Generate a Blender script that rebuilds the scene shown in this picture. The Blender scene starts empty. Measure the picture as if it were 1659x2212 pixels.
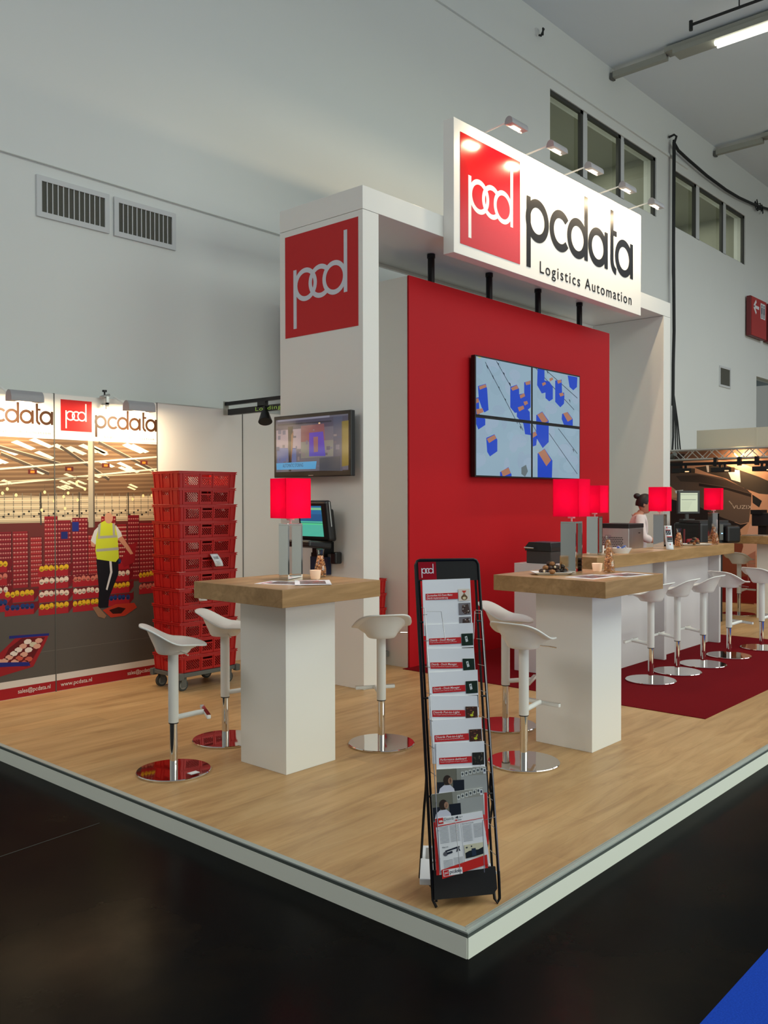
import bpy, bmesh, math, random
from mathutils import Vector, Matrix

C = bpy.context.scene.collection
random.seed(7)
PI = math.pi

# ------------------------------------------------------------------ camera
cam_d = bpy.data.cameras.new('camera')
cam = bpy.data.objects.new('camera', cam_d); C.objects.link(cam)
cam_d.sensor_fit = 'HORIZONTAL'; cam_d.sensor_width = 36.0
cam_d.lens = 1913.73 / 1659 * 36.0
cam_d.clip_start = 0.05; cam_d.clip_end = 200
yaw, pit, rol = 0.729249, -0.0137275, -0.0022115
dv = Vector((math.cos(yaw)*math.cos(pit), math.sin(yaw)*math.cos(pit), math.sin(pit)))
r0 = Vector((math.sin(yaw), -math.cos(yaw), 0)); u0 = r0.cross(dv)
rv = r0*math.cos(rol) + u0*math.sin(rol); uv = -r0*math.sin(rol) + u0*math.cos(rol)
cam.matrix_world = Matrix(((rv.x, uv.x, -dv.x, 0), (rv.y, uv.y, -dv.y, 0), (rv.z, uv.z, -dv.z, 1.68), (0, 0, 0, 1)))
bpy.context.scene.camera = cam

sc = bpy.context.scene
sc.view_settings.view_transform = 'Standard'; sc.view_settings.look = 'None'
sc.view_settings.exposure = 0.0; sc.view_settings.gamma = 1.0
sc.view_settings.use_curve_mapping = False
sc.cycles.use_denoising = True
sc.cycles.max_bounces = 8; sc.cycles.diffuse_bounces = 4; sc.cycles.transparent_max_bounces = 12
sc.cycles.sample_clamp_indirect = 4.0

# ------------------------------------------------------------------ world: the rest of the bright hall
w = bpy.data.worlds.new('hall_air'); sc.world = w; w.use_nodes = True
bg = w.node_tree.nodes['Background']
bg.inputs[0].default_value = (0.92, 0.95, 0.93, 1); bg.inputs[1].default_value = 0.22

def area(name, loc, size, power, col, direction=(0, 0, -1), sy=None):
    l = bpy.data.lights.new(name, 'AREA'); l.shape = 'RECTANGLE'
    l.size = size; l.size_y = sy or size; l.energy = power; l.color = col
    o = bpy.data.objects.new(name, l); C.objects.link(o); o.location = loc
    o.rotation_euler = Vector(direction).to_track_quat('-Z', 'Y').to_euler()
    return o
HALL = (0.92, 1.0, 0.90)
area('hall_ceiling_light', (9, -3.0, 7.5), 9.0, 430, HALL, sy=6.0)
area('hall_ceiling_light', (1.5, -5.0, 7.5), 6.0, 270, HALL, sy=6.0)
area('hall_ceiling_light', (19, -1.5, 7.9), 8.0, 480, (0.90, 0.96, 1.0), sy=5.0)
area('hall_side_light', (-5.0, 6.0, 8.0), 5.0, 275, (1.0, 0.96, 0.90), direction=(1, -0.1, -0.75), sy=4)
area('front_fill_light', (9.0, -11.0, 3.2), 14.0, 640, (0.94, 1.0, 0.88), direction=(0, 1, -0.02), sy=4)  # unseen fill panel, added for low light from across the hall

# ------------------------------------------------------------------ helpers
def srgb(r, g, b):
    f = lambda v: (v/255/12.92) if v/255 <= .04045 else ((v/255+.055)/1.055)**2.4
    return (f(r), f(g), f(b), 1.0)

def mat(name, col, rough=.5, metal=0., spec=.5, emit=None, estr=1., alpha=None, coat=0.):
    m = bpy.data.materials.new(name); m.use_nodes = True
    b = m.node_tree.nodes['Principled BSDF']
    b.inputs['Base Color'].default_value = col if len(col) == 4 else (*col, 1)
    b.inputs['Roughness'].default_value = rough; b.inputs['Metallic'].default_value = metal
    b.inputs['Specular IOR Level'].default_value = spec
    b.inputs['Coat Weight'].default_value = coat
    if emit:
        b.inputs['Emission Color'].default_value = emit; b.inputs['Emission Strength'].default_value = estr
    return m

def noisy(m, scale=4., amount=.06, vec=(1, 1, 1), detail=4., bump=0., rough_amt=0.):
    """break up a material's base colour with a little procedural noise"""
    nt = m.node_tree; b = nt.nodes['Principled BSDF']
    tc = nt.nodes.new('ShaderNodeTexCoord'); mp = nt.nodes.new('ShaderNodeMapping'); mp.inputs['Scale'].default_value = vec
    n = nt.nodes.new('ShaderNodeTexNoise'); n.inputs['Scale'].default_value = scale; n.inputs['Detail'].default_value = detail
    nt.links.new(tc.outputs['Object'], mp.inputs[0]); nt.links.new(mp.outputs[0], n.inputs['Vector'])
    mx = nt.nodes.new('ShaderNodeMix'); mx.data_type = 'RGBA'
    c = b.inputs['Base Color'].default_value[:]
    mx.inputs[6].default_value = tuple(max(0, v*(1-amount)) for v in c[:3]) + (1,)
    mx.inputs[7].default_value = tuple(min(1, v*(1+amount)) for v in c[:3]) + (1,)
    nt.links.new(n.outputs[0], mx.inputs[0]); nt.links.new(mx.outputs[2], b.inputs['Base Color'])
    if bump:
        bp = nt.nodes.new('ShaderNodeBump'); bp.inputs['Strength'].default_value = bump; bp.inputs['Distance'].default_value = .002
        nt.links.new(n.outputs[0], bp.inputs['Height']); nt.links.new(bp.outputs[0], b.inputs['Normal'])
    return m

def attr_mat(name, emit=0., rough=.45, spec=.4, gain=1.):
    """printed or lit picture: colours come from the shapes that make it up"""
    m = bpy.data.materials.new(name); m.use_nodes = True; nt = m.node_tree; b = nt.nodes['Principled BSDF']
    a = nt.nodes.new('ShaderNodeAttribute'); a.attribute_name = 'ink'
    b.inputs['Roughness'].default_value = rough; b.inputs['Specular IOR Level'].default_value = spec
    if emit:
        b.inputs['Base Color'].default_value = (.01, .01, .01, 1)
        nt.links.new(a.outputs['Color'], b.inputs['Emission Color']); b.inputs['Emission Strength'].default_value = emit
    else:
        nt.links.new(a.outputs['Color'], b.inputs['Base Color'])
    return m

M = {}
M['wall'] = noisy(mat('painted_hall_wall', srgb(226, 230, 228), .75), 1.2, .015)
M['ceiling'] = noisy(mat('hall_ceiling_paint', srgb(228, 236, 242), .9), .8, .02)
M['white'] = noisy(mat('white_board', srgb(236, 236, 231), .42), 2., .01)
M['counter_shaded_white'] = noisy(mat('counter_board_shaded', srgb(214, 210, 211), .45), 2., .02)  # white board, darkened for the shade on the counter front
M['nosing'] = mat('nosing_aluminium', srgb(176, 184, 180), .5, .25)
M['white_gloss'] = mat('white_laminate', srgb(240, 240, 234), .22, spec=.45)
M['white_panel'] = noisy(mat('white_wall_panel', srgb(228, 226, 222), .4), 2., .012)
M['red_wall'] = noisy(mat('red_cabin_wall', srgb(188, 20, 30), .6, spec=.2), 1.5, .03)
M['red_print'] = mat('red_print', srgb(200, 44, 46), .45)
M['stool'] = mat('white_stool_plastic', srgb(236, 238, 234), .35)
M['tube'] = mat('white_powder_coat', srgb(234, 237, 234), .3)
M['chrome'] = mat('chrome', (.78, .77, .75), .04, 1.)
M['steel'] = noisy(mat('brushed_steel', (.6, .6, .6), .3, 1.), 3., .1, (40, 40, 1))
M['black'] = mat('black_plastic', srgb(20, 20, 22), .35)
M['black_metal'] = mat('black_metal', srgb(18, 18, 22), .4, .3)
M['black_felt'] = noisy(mat('black_fibreboard', srgb(14, 15, 20), .7), 60., .3)
M['alu'] = mat('aluminium', (.55, .57, .56), .35, .8)
M['dark_strip'] = mat('grey_edge_strip', srgb(84, 92, 88), .5)
M['fascia'] = mat('platform_fascia', srgb(248, 252, 240), .45)
M['red_plastic'] = noisy(mat('red_crate_plastic', srgb(184, 24, 22), .42), 5., .05)
M['grey_plastic'] = mat('grey_plastic', srgb(96, 98, 94), .6)
M['rubber'] = mat('grey_rubber', srgb(58, 60, 58), .7)
M['wheel'] = mat('grey_wheel', srgb(130, 130, 124), .5)
M['blue_carpet'] = noisy(mat('blue_carpet', srgb(24, 66, 176), .95, spec=.1), 160., .35, bump=.3)
M['red_carpet'] = noisy(mat('red_carpet', srgb(112, 16, 24), .95, spec=.05), 120., .22, bump=.3)
M['blue'] = mat('dark_blue_card', srgb(24, 44, 84), .5)
M['paper'] = mat('white_paper', srgb(235, 238, 242), .5)
M['porcelain'] = mat('white_porcelain', srgb(238, 236, 232), .2, coat=.3)
M['cookie'] = noisy(mat('brown_biscuit', srgb(150, 104, 62), .8), 60., .4, bump=.4)
M['choc'] = noisy(mat('dark_chocolate', srgb(52, 34, 26), .5), 40., .4)
M['nutcream'] = mat('white_chocolate', srgb(226, 205, 170), .6)
M['nuts'] = noisy(mat('mixed_nuts', srgb(214, 152, 96), .5), 60., .4, bump=.3)
M['skin'] = noisy(mat('skin', srgb(196, 140, 116), .55), 20., .04)
M['hair'] = noisy(mat('dark_brown_hair', srgb(34, 24, 24), .5), 30., .4, (1, 1, 6))
M['shirt'] = noisy(mat('white_blouse_fabric', srgb(226, 214, 214), .8), 40., .04)
M['trousers'] = mat('dark_trouser_fabric', srgb(30, 30, 36), .9)
M['candle'] = mat('frosted_cup', srgb(246, 226, 206), .4, emit=srgb(255, 196, 150), estr=.25)
M['cable'] = mat('black_cable', srgb(18, 24, 26), .6)
M['truss'] = mat('truss_aluminium', (.62, .61, .58), .35, .7)
M['dot'] = mat('green_led', (0, 0, 0), .5, emit=srgb(120, 150, 50), estr=.7)
M['halogen'] = mat('lit_halogen', (1, 1, 1), .5, emit=(1, .83, .55, 1), estr=12.)
M['amber'] = mat('lit_amber', (1, 1, 1), .5, emit=(1, .50, .08, 1), estr=.8)
M['tube_light'] = mat('lit_fluorescent', (1, 1, 1), .5, emit=(1, .97, .80, 1), estr=5.)
M['fixture'] = mat('grey_fixture', srgb(160, 162, 152), .6)
M['sign_red'] = mat('red_sign_film', srgb(206, 3, 12), .18, spec=.14)
M['letter'] = mat('dark_lettering', srgb(28, 30, 38), .2)
M['lightbox'] = noisy(mat('pale_fabric_box', srgb(212, 208, 190), .8), 1.5, .03)
M['infoboard'] = mat('red_info_board', srgb(178, 52, 50), .5)
M['infodark'] = mat('dark_red_board_edge', srgb(110, 36, 40), .5)
M['frame_white'] = mat('window_frame', srgb(206, 210, 212), .6)
M['frame_dark'] = mat('window_reveal', srgb(54, 56, 52), .6)
M['vent_dark'] = noisy(mat('vent_mesh', srgb(84, 84, 76), .8), 200., .3)
M['print'] = attr_mat('printed_ink', spec=.2)
M['gloss_print'] = attr_mat('glossy_printed_ink', rough=.35, spec=.08)
M['spot_grey'] = mat('spotlight_grey', srgb(158, 158, 162), .45, .1)
M['wire'] = mat('steel_wire', (.42, .42, .44), .3, .9)
M['screen'] = attr_mat('lit_screen', emit=.82, rough=.12)

def pane_mat(name='window_glass', tint=(.86, .90, .84, 1), lo=.05, hi=.55, rough=.02):
    m = bpy.data.materials.new(name); m.use_nodes = True; nt = m.node_tree
    nt.nodes.remove(nt.nodes['Principled BSDF'])
    out = nt.nodes['Material Output']; t = nt.nodes.new('ShaderNodeBsdfTransparent'); g = nt.nodes.new('ShaderNodeBsdfGlossy')
    t.inputs[0].default_value = tint; g.inputs['Roughness'].default_value = rough
    f = nt.nodes.new('ShaderNodeLayerWeight'); f.inputs[0].default_value = .5
    pw = nt.nodes.new('ShaderNodeMath'); pw.operation = 'POWER'; pw.inputs[1].default_value = 3.; nt.links.new(f.outputs['Facing'], pw.inputs[0])
    mr = nt.nodes.new('ShaderNodeMapRange'); mr.inputs[3].default_value = lo; mr.inputs[4].default_value = hi; nt.links.new(pw.outputs[0], mr.inputs[0])
    mx = nt.nodes.new('ShaderNodeMixShader')
    nt.links.new(mr.outputs[0], mx.inputs[0]); nt.links.new(t.outputs[0], mx.inputs[1]); nt.links.new(g.outputs[0], mx.inputs[2])
    nt.links.new(mx.outputs[0], out.inputs[0]); return m
M['pane'] = pane_mat()
M['glass'] = pane_mat('clear_glass', (.93, .95, .93, 1), .09, .6)

def shade_mat():
    m = bpy.data.materials.new('red_shade_fabric'); m.use_nodes = True; nt = m.node_tree
    nt.nodes.remove(nt.nodes['Principled BSDF']); out = nt.nodes['Material Output']
    d = nt.nodes.new('ShaderNodeBsdfDiffuse'); d.inputs[0].default_value = (.82, .012, .07, 1)
    t = nt.nodes.new('ShaderNodeBsdfTranslucent'); t.inputs[0].default_value = (1.0, .055, .27, 1)
    tc = nt.nodes.new('ShaderNodeTexCoord'); n = nt.nodes.new('ShaderNodeTexNoise'); n.inputs['Scale'].default_value = 90.
    nt.links.new(tc.outputs['Object'], n.inputs['Vector'])
    mr = nt.nodes.new('ShaderNodeMapRange'); mr.inputs[3].default_value = .60; mr.inputs[4].default_value = .72
    nt.links.new(n.outputs[0], mr.inputs[0])
    mx = nt.nodes.new('ShaderNodeMixShader'); nt.links.new(mr.outputs[0], mx.inputs[0])
    nt.links.new(d.outputs[0], mx.inputs[1]); nt.links.new(t.outputs[0], mx.inputs[2]); nt.links.new(mx.outputs[0], out.inputs[0])
    return m
M['shade'] = shade_mat()

def wood(name, c1, c2, c3, plank=None, rough=.4, spec=.35, axis='X', gs=1.):
    m = bpy.data.materials.new(name); m.use_nodes = True; nt = m.node_tree; L = nt.links.new
    b = nt.nodes['Principled BSDF']; b.inputs['Roughness'].default_value = rough; b.inputs['Specular IOR Level'].default_value = spec
    tc = nt.nodes.new('ShaderNodeTexCoord')
    mp = nt.nodes.new('ShaderNodeMapping'); L(tc.outputs['Object'], mp.inputs[0])
    s = {'X': (1.0*gs, 7*gs, 7*gs), 'Y': (11*gs, 1.1*gs, 11*gs), 'Z': (11*gs, 11*gs, 1.1*gs)}[axis]
    mp.inputs['Scale'].default_value = s
    n1 = nt.nodes.new('ShaderNodeTexNoise'); n1.inputs['Scale'].default_value = 1.3; n1.inputs['Detail'].default_value = 6; n1.inputs['Roughness'].default_value = .62; n1.inputs['Distortion'].default_value = .8
    L(mp.outputs[0], n1.inputs['Vector'])
    mp2 = nt.nodes.new('ShaderNodeMapping'); L(tc.outputs['Object'], mp2.inputs[0]); mp2.inputs['Scale'].default_value = tuple(v*5 if v > 2*gs else v*2 for v in s)
    n2 = nt.nodes.new('ShaderNodeTexNoise'); n2.inputs['Scale'].default_value = 2.2; n2.inputs['Detail'].default_value = 3
    L(mp2.outputs[0], n2.inputs['Vector'])
    cr = nt.nodes.new('ShaderNodeValToRGB'); cr.color_ramp.elements[0].position = .28; cr.color_ramp.elements[0].color = c1
    cr.color_ramp.elements[1].position = .72; cr.color_ramp.elements[1].color = c2; e = cr.color_ramp.elements.new(.5); e.color = c3
    L(n1.outputs[0], cr.inputs[0])
    mx = nt.nodes.new('ShaderNodeMix'); mx.data_type = 'RGBA'; mx.blend_type = 'MULTIPLY'
    mr = nt.nodes.new('ShaderNodeMapRange'); mr.inputs[3].default_value = .93; mr.inputs[4].default_value = 1.06
    L(n2.outputs[0], mr.inputs[0]); mx.inputs[0].default_value = 1.; L(cr.outputs[0], mx.inputs[6]); L(mr.outputs[0], mx.inputs[7])
    last = mx.outputs[2]
    if plank:
        br = nt.nodes.new('ShaderNodeTexBrick'); L(tc.outputs['Object'], br.inputs['Vector'])
        br.inputs['Scale'].default_value = 1.; br.inputs['Brick Width'].default_value = plank[0]; br.inputs['Row Height'].default_value = plank[1]
        br.inputs['Mortar Size'].default_value = .0012; br.inputs['Color1'].default_value = (.93, .93, .93, 1); br.inputs['Color2'].default_value = (1.06, 1.05, 1.03, 1)
        br.inputs['Mortar'].default_value = (.80, .78, .75, 1); br.offset = .37
        m2 = nt.nodes.new('ShaderNodeMix'); m2.data_type = 'RGBA'; m2.blend_type = 'MULTIPLY'; m2.inputs[0].default_value = 1.
        L(last, m2.inputs[6]); L(br.outputs[0], m2.inputs[7]); last = m2.outputs[2]
    L(last, b.inputs['Base Color'])
    return m
M['floor_wood'] = wood('oak_plank_floor', srgb(168, 130, 88), srgb(206, 170, 122), srgb(192, 154, 107), plank=(1.3, .19), rough=.42, spec=.3)
M['top_wood'] = wood('oak_table_veneer', srgb(150, 116, 74), srgb(190, 152, 106), srgb(170, 134, 90), rough=.4, axis='X', gs=1.4)

GLOW_DIRT_PATCH = [(1.636, 3.015)][0]  # brown patch: warm lamp reflection and dirt, both painted into the floor colour
def hall_floor_mat():
    m = mat('black_hall_floor', (.0062, .0060, .0060), .28, spec=.02); nt = m.node_tree; L = nt.links.new; b = nt.nodes['Principled BSDF']
    tc = nt.nodes.new('ShaderNodeTexCoord')
    n = nt.nodes.new('ShaderNodeTexNoise'); n.inputs['Scale'].default_value = 1.1; n.inputs['Detail'].default_value = 7; n.inputs['Roughness'].default_value = .65
    L(tc.outputs['Object'], n.inputs['Vector'])
    cr = nt.nodes.new('ShaderNodeValToRGB'); cr.color_ramp.elements[0].position = .45; cr.color_ramp.elements[0].color = (.0045, .0047, .005, 1)
    cr.color_ramp.elements[1].position = .72; cr.color_ramp.elements[1].color = (.011, .0085, .006, 1); L(n.outputs[0], cr.inputs[0])
    v = nt.nodes.new('ShaderNodeTexVoronoi'); v.inputs['Scale'].default_value = 2.6; L(tc.outputs['Object'], v.inputs['Vector'])
    n3 = nt.nodes.new('ShaderNodeTexNoise'); n3.inputs['Scale'].default_value = 34.; L(tc.outputs['Object'], n3.inputs['Vector'])
    ma = nt.nodes.new('ShaderNodeMath'); ma.operation = 'ADD'; L(v.outputs['Distance'], ma.inputs[0])
    mb_ = nt.nodes.new('ShaderNodeMath'); mb_.operation = 'MULTIPLY'; mb_.inputs[1].default_value = .10; L(n3.outputs[0], mb_.inputs[0]); L(mb_.outputs[0], ma.inputs[1])
    lt = nt.nodes.new('ShaderNodeMath'); lt.operation = 'LESS_THAN'; lt.inputs[1].default_value = .062; L(ma.outputs[0], lt.inputs[0])
    mx = nt.nodes.new('ShaderNodeMix'); mx.data_type = 'RGBA'; L(lt.outputs[0], mx.inputs[0]); L(cr.outputs[0], mx.inputs[6]); mx.inputs[7].default_value = (.10, .10, .095, 1)
    ds = nt.nodes.new('ShaderNodeVectorMath'); ds.operation = 'DISTANCE'; L(tc.outputs['Object'], ds.inputs[0]); ds.inputs[1].default_value = (GLOW_DIRT_PATCH[0], GLOW_DIRT_PATCH[1], 0)
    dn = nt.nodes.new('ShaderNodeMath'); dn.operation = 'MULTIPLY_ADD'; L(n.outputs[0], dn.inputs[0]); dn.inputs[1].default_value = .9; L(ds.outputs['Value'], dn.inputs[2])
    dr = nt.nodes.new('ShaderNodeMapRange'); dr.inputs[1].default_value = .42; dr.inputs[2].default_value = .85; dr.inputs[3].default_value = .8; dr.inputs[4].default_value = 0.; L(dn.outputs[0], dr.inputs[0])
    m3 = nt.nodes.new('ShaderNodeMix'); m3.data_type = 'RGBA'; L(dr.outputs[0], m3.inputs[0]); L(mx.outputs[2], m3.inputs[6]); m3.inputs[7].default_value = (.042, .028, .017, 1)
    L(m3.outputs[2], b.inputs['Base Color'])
    mr = nt.nodes.new('ShaderNodeMapRange'); mr.inputs[3].default_value = .16; mr.inputs[4].default_value = .34; L(n.outputs[0], mr.inputs[0]); L(mr.outputs[0], b.inputs['Roughness'])
    return m
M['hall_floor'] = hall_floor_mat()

class MB:
    def __init__(s): s.v = []; s.f = []
    def add(s, vs, fs):
        o = len(s.v); s.v += [tuple(v) for v in vs]; s.f += [tuple(i+o for i in f) for f in fs]; return s
    def box(s, x0, x1, y0, y1, z0, z1, R=None, T=None):
        vs = [Vector((x, y, z)) for z in (z0, z1) for y in (y0, y1) for x in (x0, x1)]
        if R is not None: vs = [R @ v for v in vs]
        if T is not None: vs = [v + Vector(T) for v in vs]
        return s.add(vs, [(0, 2, 3, 1), (4, 5, 7, 6), (0, 1, 5, 4), (2, 6, 7, 3), (0, 4, 6, 2), (1, 3, 7, 5)])
    def cyl(s, p0, p1, r0, r1=None, n=20, cap=True):
        p0, p1 = Vector(p0), Vector(p1); r1 = r0 if r1 is None else r1
        a = (p1-p0).normalized(); t = Vector((1, 0, 0)) if abs(a.x) < .9 else Vector((0, 1, 0))
        b = a.cross(t).normalized(); c = a.cross(b)
        vs = [p + (b*math.cos(2*PI*k/n) + c*math.sin(2*PI*k/n))*r for p, r in ((p0, r0), (p1, r1)) for k in range(n)]
        fs = [(k, (k+1) % n, n+(k+1) % n, n+k) for k in range(n)]
        if cap: fs += [tuple(range(n))[::-1], tuple(range(n, 2*n))]
        return s.add(vs, fs)
    def tube(s, pts, r, n=8):
        pts = [Vector(p) for p in pts]; rings = []
        prev = None
        for i, p in enumerate(pts):
            a = (pts[min(i+1, len(pts)-1)] - pts[max(i-1, 0)]).normalized()
            if prev is None:
                t = Vector((0, 0, 1)) if abs(a.z) < .9 else Vector((1, 0, 0)); b = a.cross(t).normalized()
            else: b = (prev - a*prev.dot(a)).normalized()
            prev = b; c = a.cross(b)
            rings.append([p + (b*math.cos(2*PI*k/n)+c*math.sin(2*PI*k/n))*r for k in range(n)])
        vs = [v for q in rings for v in q]
        fs = [(i*n+k, i*n+(k+1) % n, (i+1)*n+(k+1) % n, (i+1)*n+k) for i in range(len(pts)-1) for k in range(n)]
        fs += [tuple(range(n))[::-1], tuple(range((len(pts)-1)*n, len(pts)*n))]
        return s.add(vs, fs)
    def lathe(s, prof, c=(0, 0, 0), n=28):
        vs = [(c[0]+r*math.cos(2*PI*k/n), c[1]+r*math.sin(2*PI*k/n), c[2]+z) for r, z in prof for k in range(n)]
        fs = [(i*n+k, i*n+(k+1) % n, (i+1)*n+(k+1) % n, (i+1)*n+k) for i in range(len(prof)-1) for k in range(n)]
        if prof[0][0] > 1e-4: fs.append(tuple(range(n))[::-1])
        if prof[-1][0] > 1e-4: fs.append(tuple(range((len(prof)-1)*n, len(prof)*n)))
        return s.add(vs, fs)
    def ball(s, c, rx, ry=None, rz=None, nu=10, nv=7, R=None, jit=0.):
        ry = ry or rx; rz = rz or rx; vs = []
        for i in range(nv+1):
            th = PI*i/nv
            for k in range(nu):
                ph = 2*PI*k/nu; q = 1 + random.uniform(-jit, jit)
                v = Vector((rx*math.sin(th)*math.cos(ph)*q, ry*math.sin(th)*math.sin(ph)*q, rz*math.cos(th)))
                if R is not None: v = R @ v
                vs.append(v + Vector(c))
        fs = [(i*nu+k, (i+1)*nu+k, (i+1)*nu+(k+1) % nu, i*nu+(k+1) % nu) for i in range(nv) for k in range(nu)]
        return s.add(vs, fs)
    def extrude(s, pts, o, u, v, th):
        """outline pts (2-D) on plane o,u,v given a thickness th along u x v"""
        o, u, v = Vector(o), Vector(u), Vector(v); nrm = u.cross(v).normalized(); n = len(pts)
        vs = [o+u*a+v*b for a, b in pts] + [o+u*a+v*b+nrm*th for a, b in pts]
        fs = [tuple(range(n))[::-1], tuple(range(n, 2*n))] + [(k, (k+1) % n, n+(k+1) % n, n+k) for k in range(n)]
        return s.add(vs, fs)

def obj(name, mb, material, parent=None, smooth=False, bevel=0., seg=2, loc=None, weld=False):
    me = bpy.data.meshes.new(name)
    if isinstance(mb, MB): me.from_pydata(mb.v, [], mb.f)
    else: me = mb
    me.update()
    bm = bmesh.new(); bm.from_mesh(me)
    if weld: bmesh.ops.remove_doubles(bm, verts=bm.verts, dist=1e-5)
    bmesh.ops.recalc_face_normals(bm, faces=bm.faces); bm.to_mesh(me); bm.free()
    if smooth:
        me.shade_smooth(); me.set_sharp_from_angle(angle=math.radians(38))
    me.materials.append(material)
    o = bpy.data.objects.new(name, me); C.objects.link(o)
    if parent: o.parent = parent
    if loc: o.location = loc
    if bevel:
        md = o.modifiers.new('bevel', 'BEVEL'); md.width = bevel; md.segments = seg; md.limit_method = 'ANGLE'
    return o

def thing(name, label, cat, loc=(0, 0, 0), rz=0., group=None):
    o = bpy.data.objects.new(name, None); C.objects.link(o); o.empty_display_size = .1
    o.location = loc; o.rotation_euler = (0, 0, rz); o['label'] = label; o['category'] = cat
    if group: o['group'] = group
    return o
def tag(o, label, cat, group=None, kind=None):
    o['label'] = label; o['category'] = cat
    if group: o['group'] = group
    if kind: o['kind'] = kind
    return o
def struct(name, mb, m, parent=None, label=None, **k):
    o = obj(name, mb, m, parent, **k)
    if not parent: o['kind'] = 'structure'
    if label: o['label'] = label
    return o
def dup(root, loc, rz, label, group=None):
    r = root.copy(); C.objects.link(r); r.location = loc; r.rotation_euler = (0, 0, rz); r['label'] = label
    if group: r['group'] = group
    for ch in list(root.children):
        c = ch.copy(); C.objects.link(c); c.parent = r
        for g in list(ch.children):
            d_ = g.copy(); C.objects.link(d_); d_.parent = c
    return r

# flat prints: shapes laid side by side and over each other on one sheet
def clip(poly, a, b):
    for side, lim in ((1, a), (-1, b)):
        out = []
        for i in range(len(poly)):
            p, q = poly[i], poly[(i+1) % len(poly)]
            ip, iq = (p[0]-lim)*side >= 0, (q[0]-lim)*side >= 0
            if ip: out.append(p)
            if ip != iq:
                t = (lim-p[0])/(q[0]-p[0]); out.append((lim, p[1]+t*(q[1]-p[1])))
        poly = out
        if len(poly) < 3: return []
    return poly
FONT_CACHE = {}
def glyphs(txt, spacing=1., bold=0.):
    key = (txt, spacing, bold)
    if key not in FONT_CACHE:
        cu = bpy.data.curves.new('t', 'FONT'); cu.body = txt; cu.space_character = spacing; cu.offset = bold; cu.resolution_u = 3
        o = bpy.data.objects.new('t', cu); C.objects.link(o)
        dg = bpy.context.evaluated_depsgraph_get(); me = bpy.data.meshes.new_from_object(o.evaluated_get(dg))
        vs = [v.co[:] for v in me.vertices]; fs = [tuple(p.vertices) for p in me.polygons]
        FONT_CACHE[key] = [[(vs[i][0], vs[i][1]) for i in f] for f in fs]
        bpy.data.objects.remove(o); bpy.data.meshes.remove(me)
    return FONT_CACHE[key]
class Pic:
    def __init__(s): s.p = []; s.z = 0
    def poly(s, pts, col, z=None): s.p.append((list(pts), col, s.z if z is None else z)); return s
    def up(s, n=1): s.z += n; return s
    def rect(s, x0, x1, y0, y1, col, z=None): return s.poly([(x0, y0), (x1, y0), (x1, y1), (x0, y1)], col, z)
    def line(s, a, b, w_, col, z=None):
        d_ = Vector((b[0]-a[0], b[1]-a[1])); n = Vector((-d_.y, d_.x)).normalized()*w_/2
        return s.poly([(a[0]+n.x, a[1]+n.y), (b[0]+n.x, b[1]+n.y), (b[0]-n.x, b[1]-n.y), (a[0]-n.x, a[1]-n.y)], col, z)
    def disc(s, c, rx, ry, col, n=16, z=None): return s.poly([(c[0]+rx*math.cos(2*PI*k/n), c[1]+ry*math.sin(2*PI*k/n)) for k in range(n)], col, z)
    def ring(s, c, r, w_, col, a0=0., a1=360., n=40, sx=1., z=None):
        k = max(6, int(n*abs(a1-a0)/360)); A = [math.radians(a0+(a1-a0)*i/k) for i in range(k+1)]
        for i in range(k):
            q = []
            for a, rr in ((A[i], r), (A[i+1], r), (A[i+1], r-w_), (A[i], r-w_)): q.append((c[0]+sx*rr*math.cos(a), c[1]+rr*math.sin(a)))
            s.poly(q, col, z)
        return s
    def text(s, txt, x, y, h, col, sx=1., width=None, z=None, spacing=1., bold=0., skew=0.):
        g = glyphs(txt, spacing, bold); xs = [p[0] for f in g for p in f]
        if width: sx = width/((max(xs)-min(xs))*h/.7)
        k = h/.7; x_min = min(xs)
        for f in g: s.poly([(x+(p[0]-x_min)*k*abs(sx) + skew*p[1]*k, y+p[1]*k) for p in f], col, z)
        return s
    def build(s, name, o, u, v, nrm, material, parent=None, step=.0004, clipx=None):
        o, u, v, nrm = Vector(o), Vector(u), Vector(v), Vector(nrm)
        vs, fs, cs = [], [], []
        for i_, (pts, col, z) in enumerate(s.p):
            z += i_*.0006
            if clipx: pts = clip(pts, *clipx)
            if len(pts) < 3: continue
            fs.append(tuple(range(len(vs), len(vs)+len(pts))))
            vs += [tuple(o+u*a+v*b+nrm*(z*step)) for a, b in pts]; cs.append(col)
        me = bpy.data.meshes.new(name); me.from_pydata(vs, [], fs); me.update()
        at = me.color_attributes.new('ink', 'FLOAT_COLOR', 'CORNER')
        for p, c in zip(me.polygons, cs):
            for li in p.loop_indices: at.data[li].color = c
        me.materials.append(material)
        ob = bpy.data.objects.new(name, me); C.objects.link(ob)
        if parent: ob.parent = parent
        return ob
RGB = srgb
def emblem(P, x, y, s, col, w_=1.):
    """linked p-c-d monogram inside a square of side s"""
    T = .047*s*w_; R_ = .161*s; z0 = P.z
    P.rect(x+.122*s, x+.168*s, y+.08*s, y+.655*s, col)
    P.z = z0+.2; P.ring((x+.294*s, y+.493*s), R_, T, col); P.z = z0+.4
    P.ring((x+.500*s, y+.493*s), R_, T, col, 52, 308); P.z = z0+.6
    P.ring((x+.692*s, y+.493*s), R_, T, col); P.z = z0+.8
    P.rect(x+.816*s, x+.862*s, y+.333*s, y+.91*s, col); P.z = z0
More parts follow.
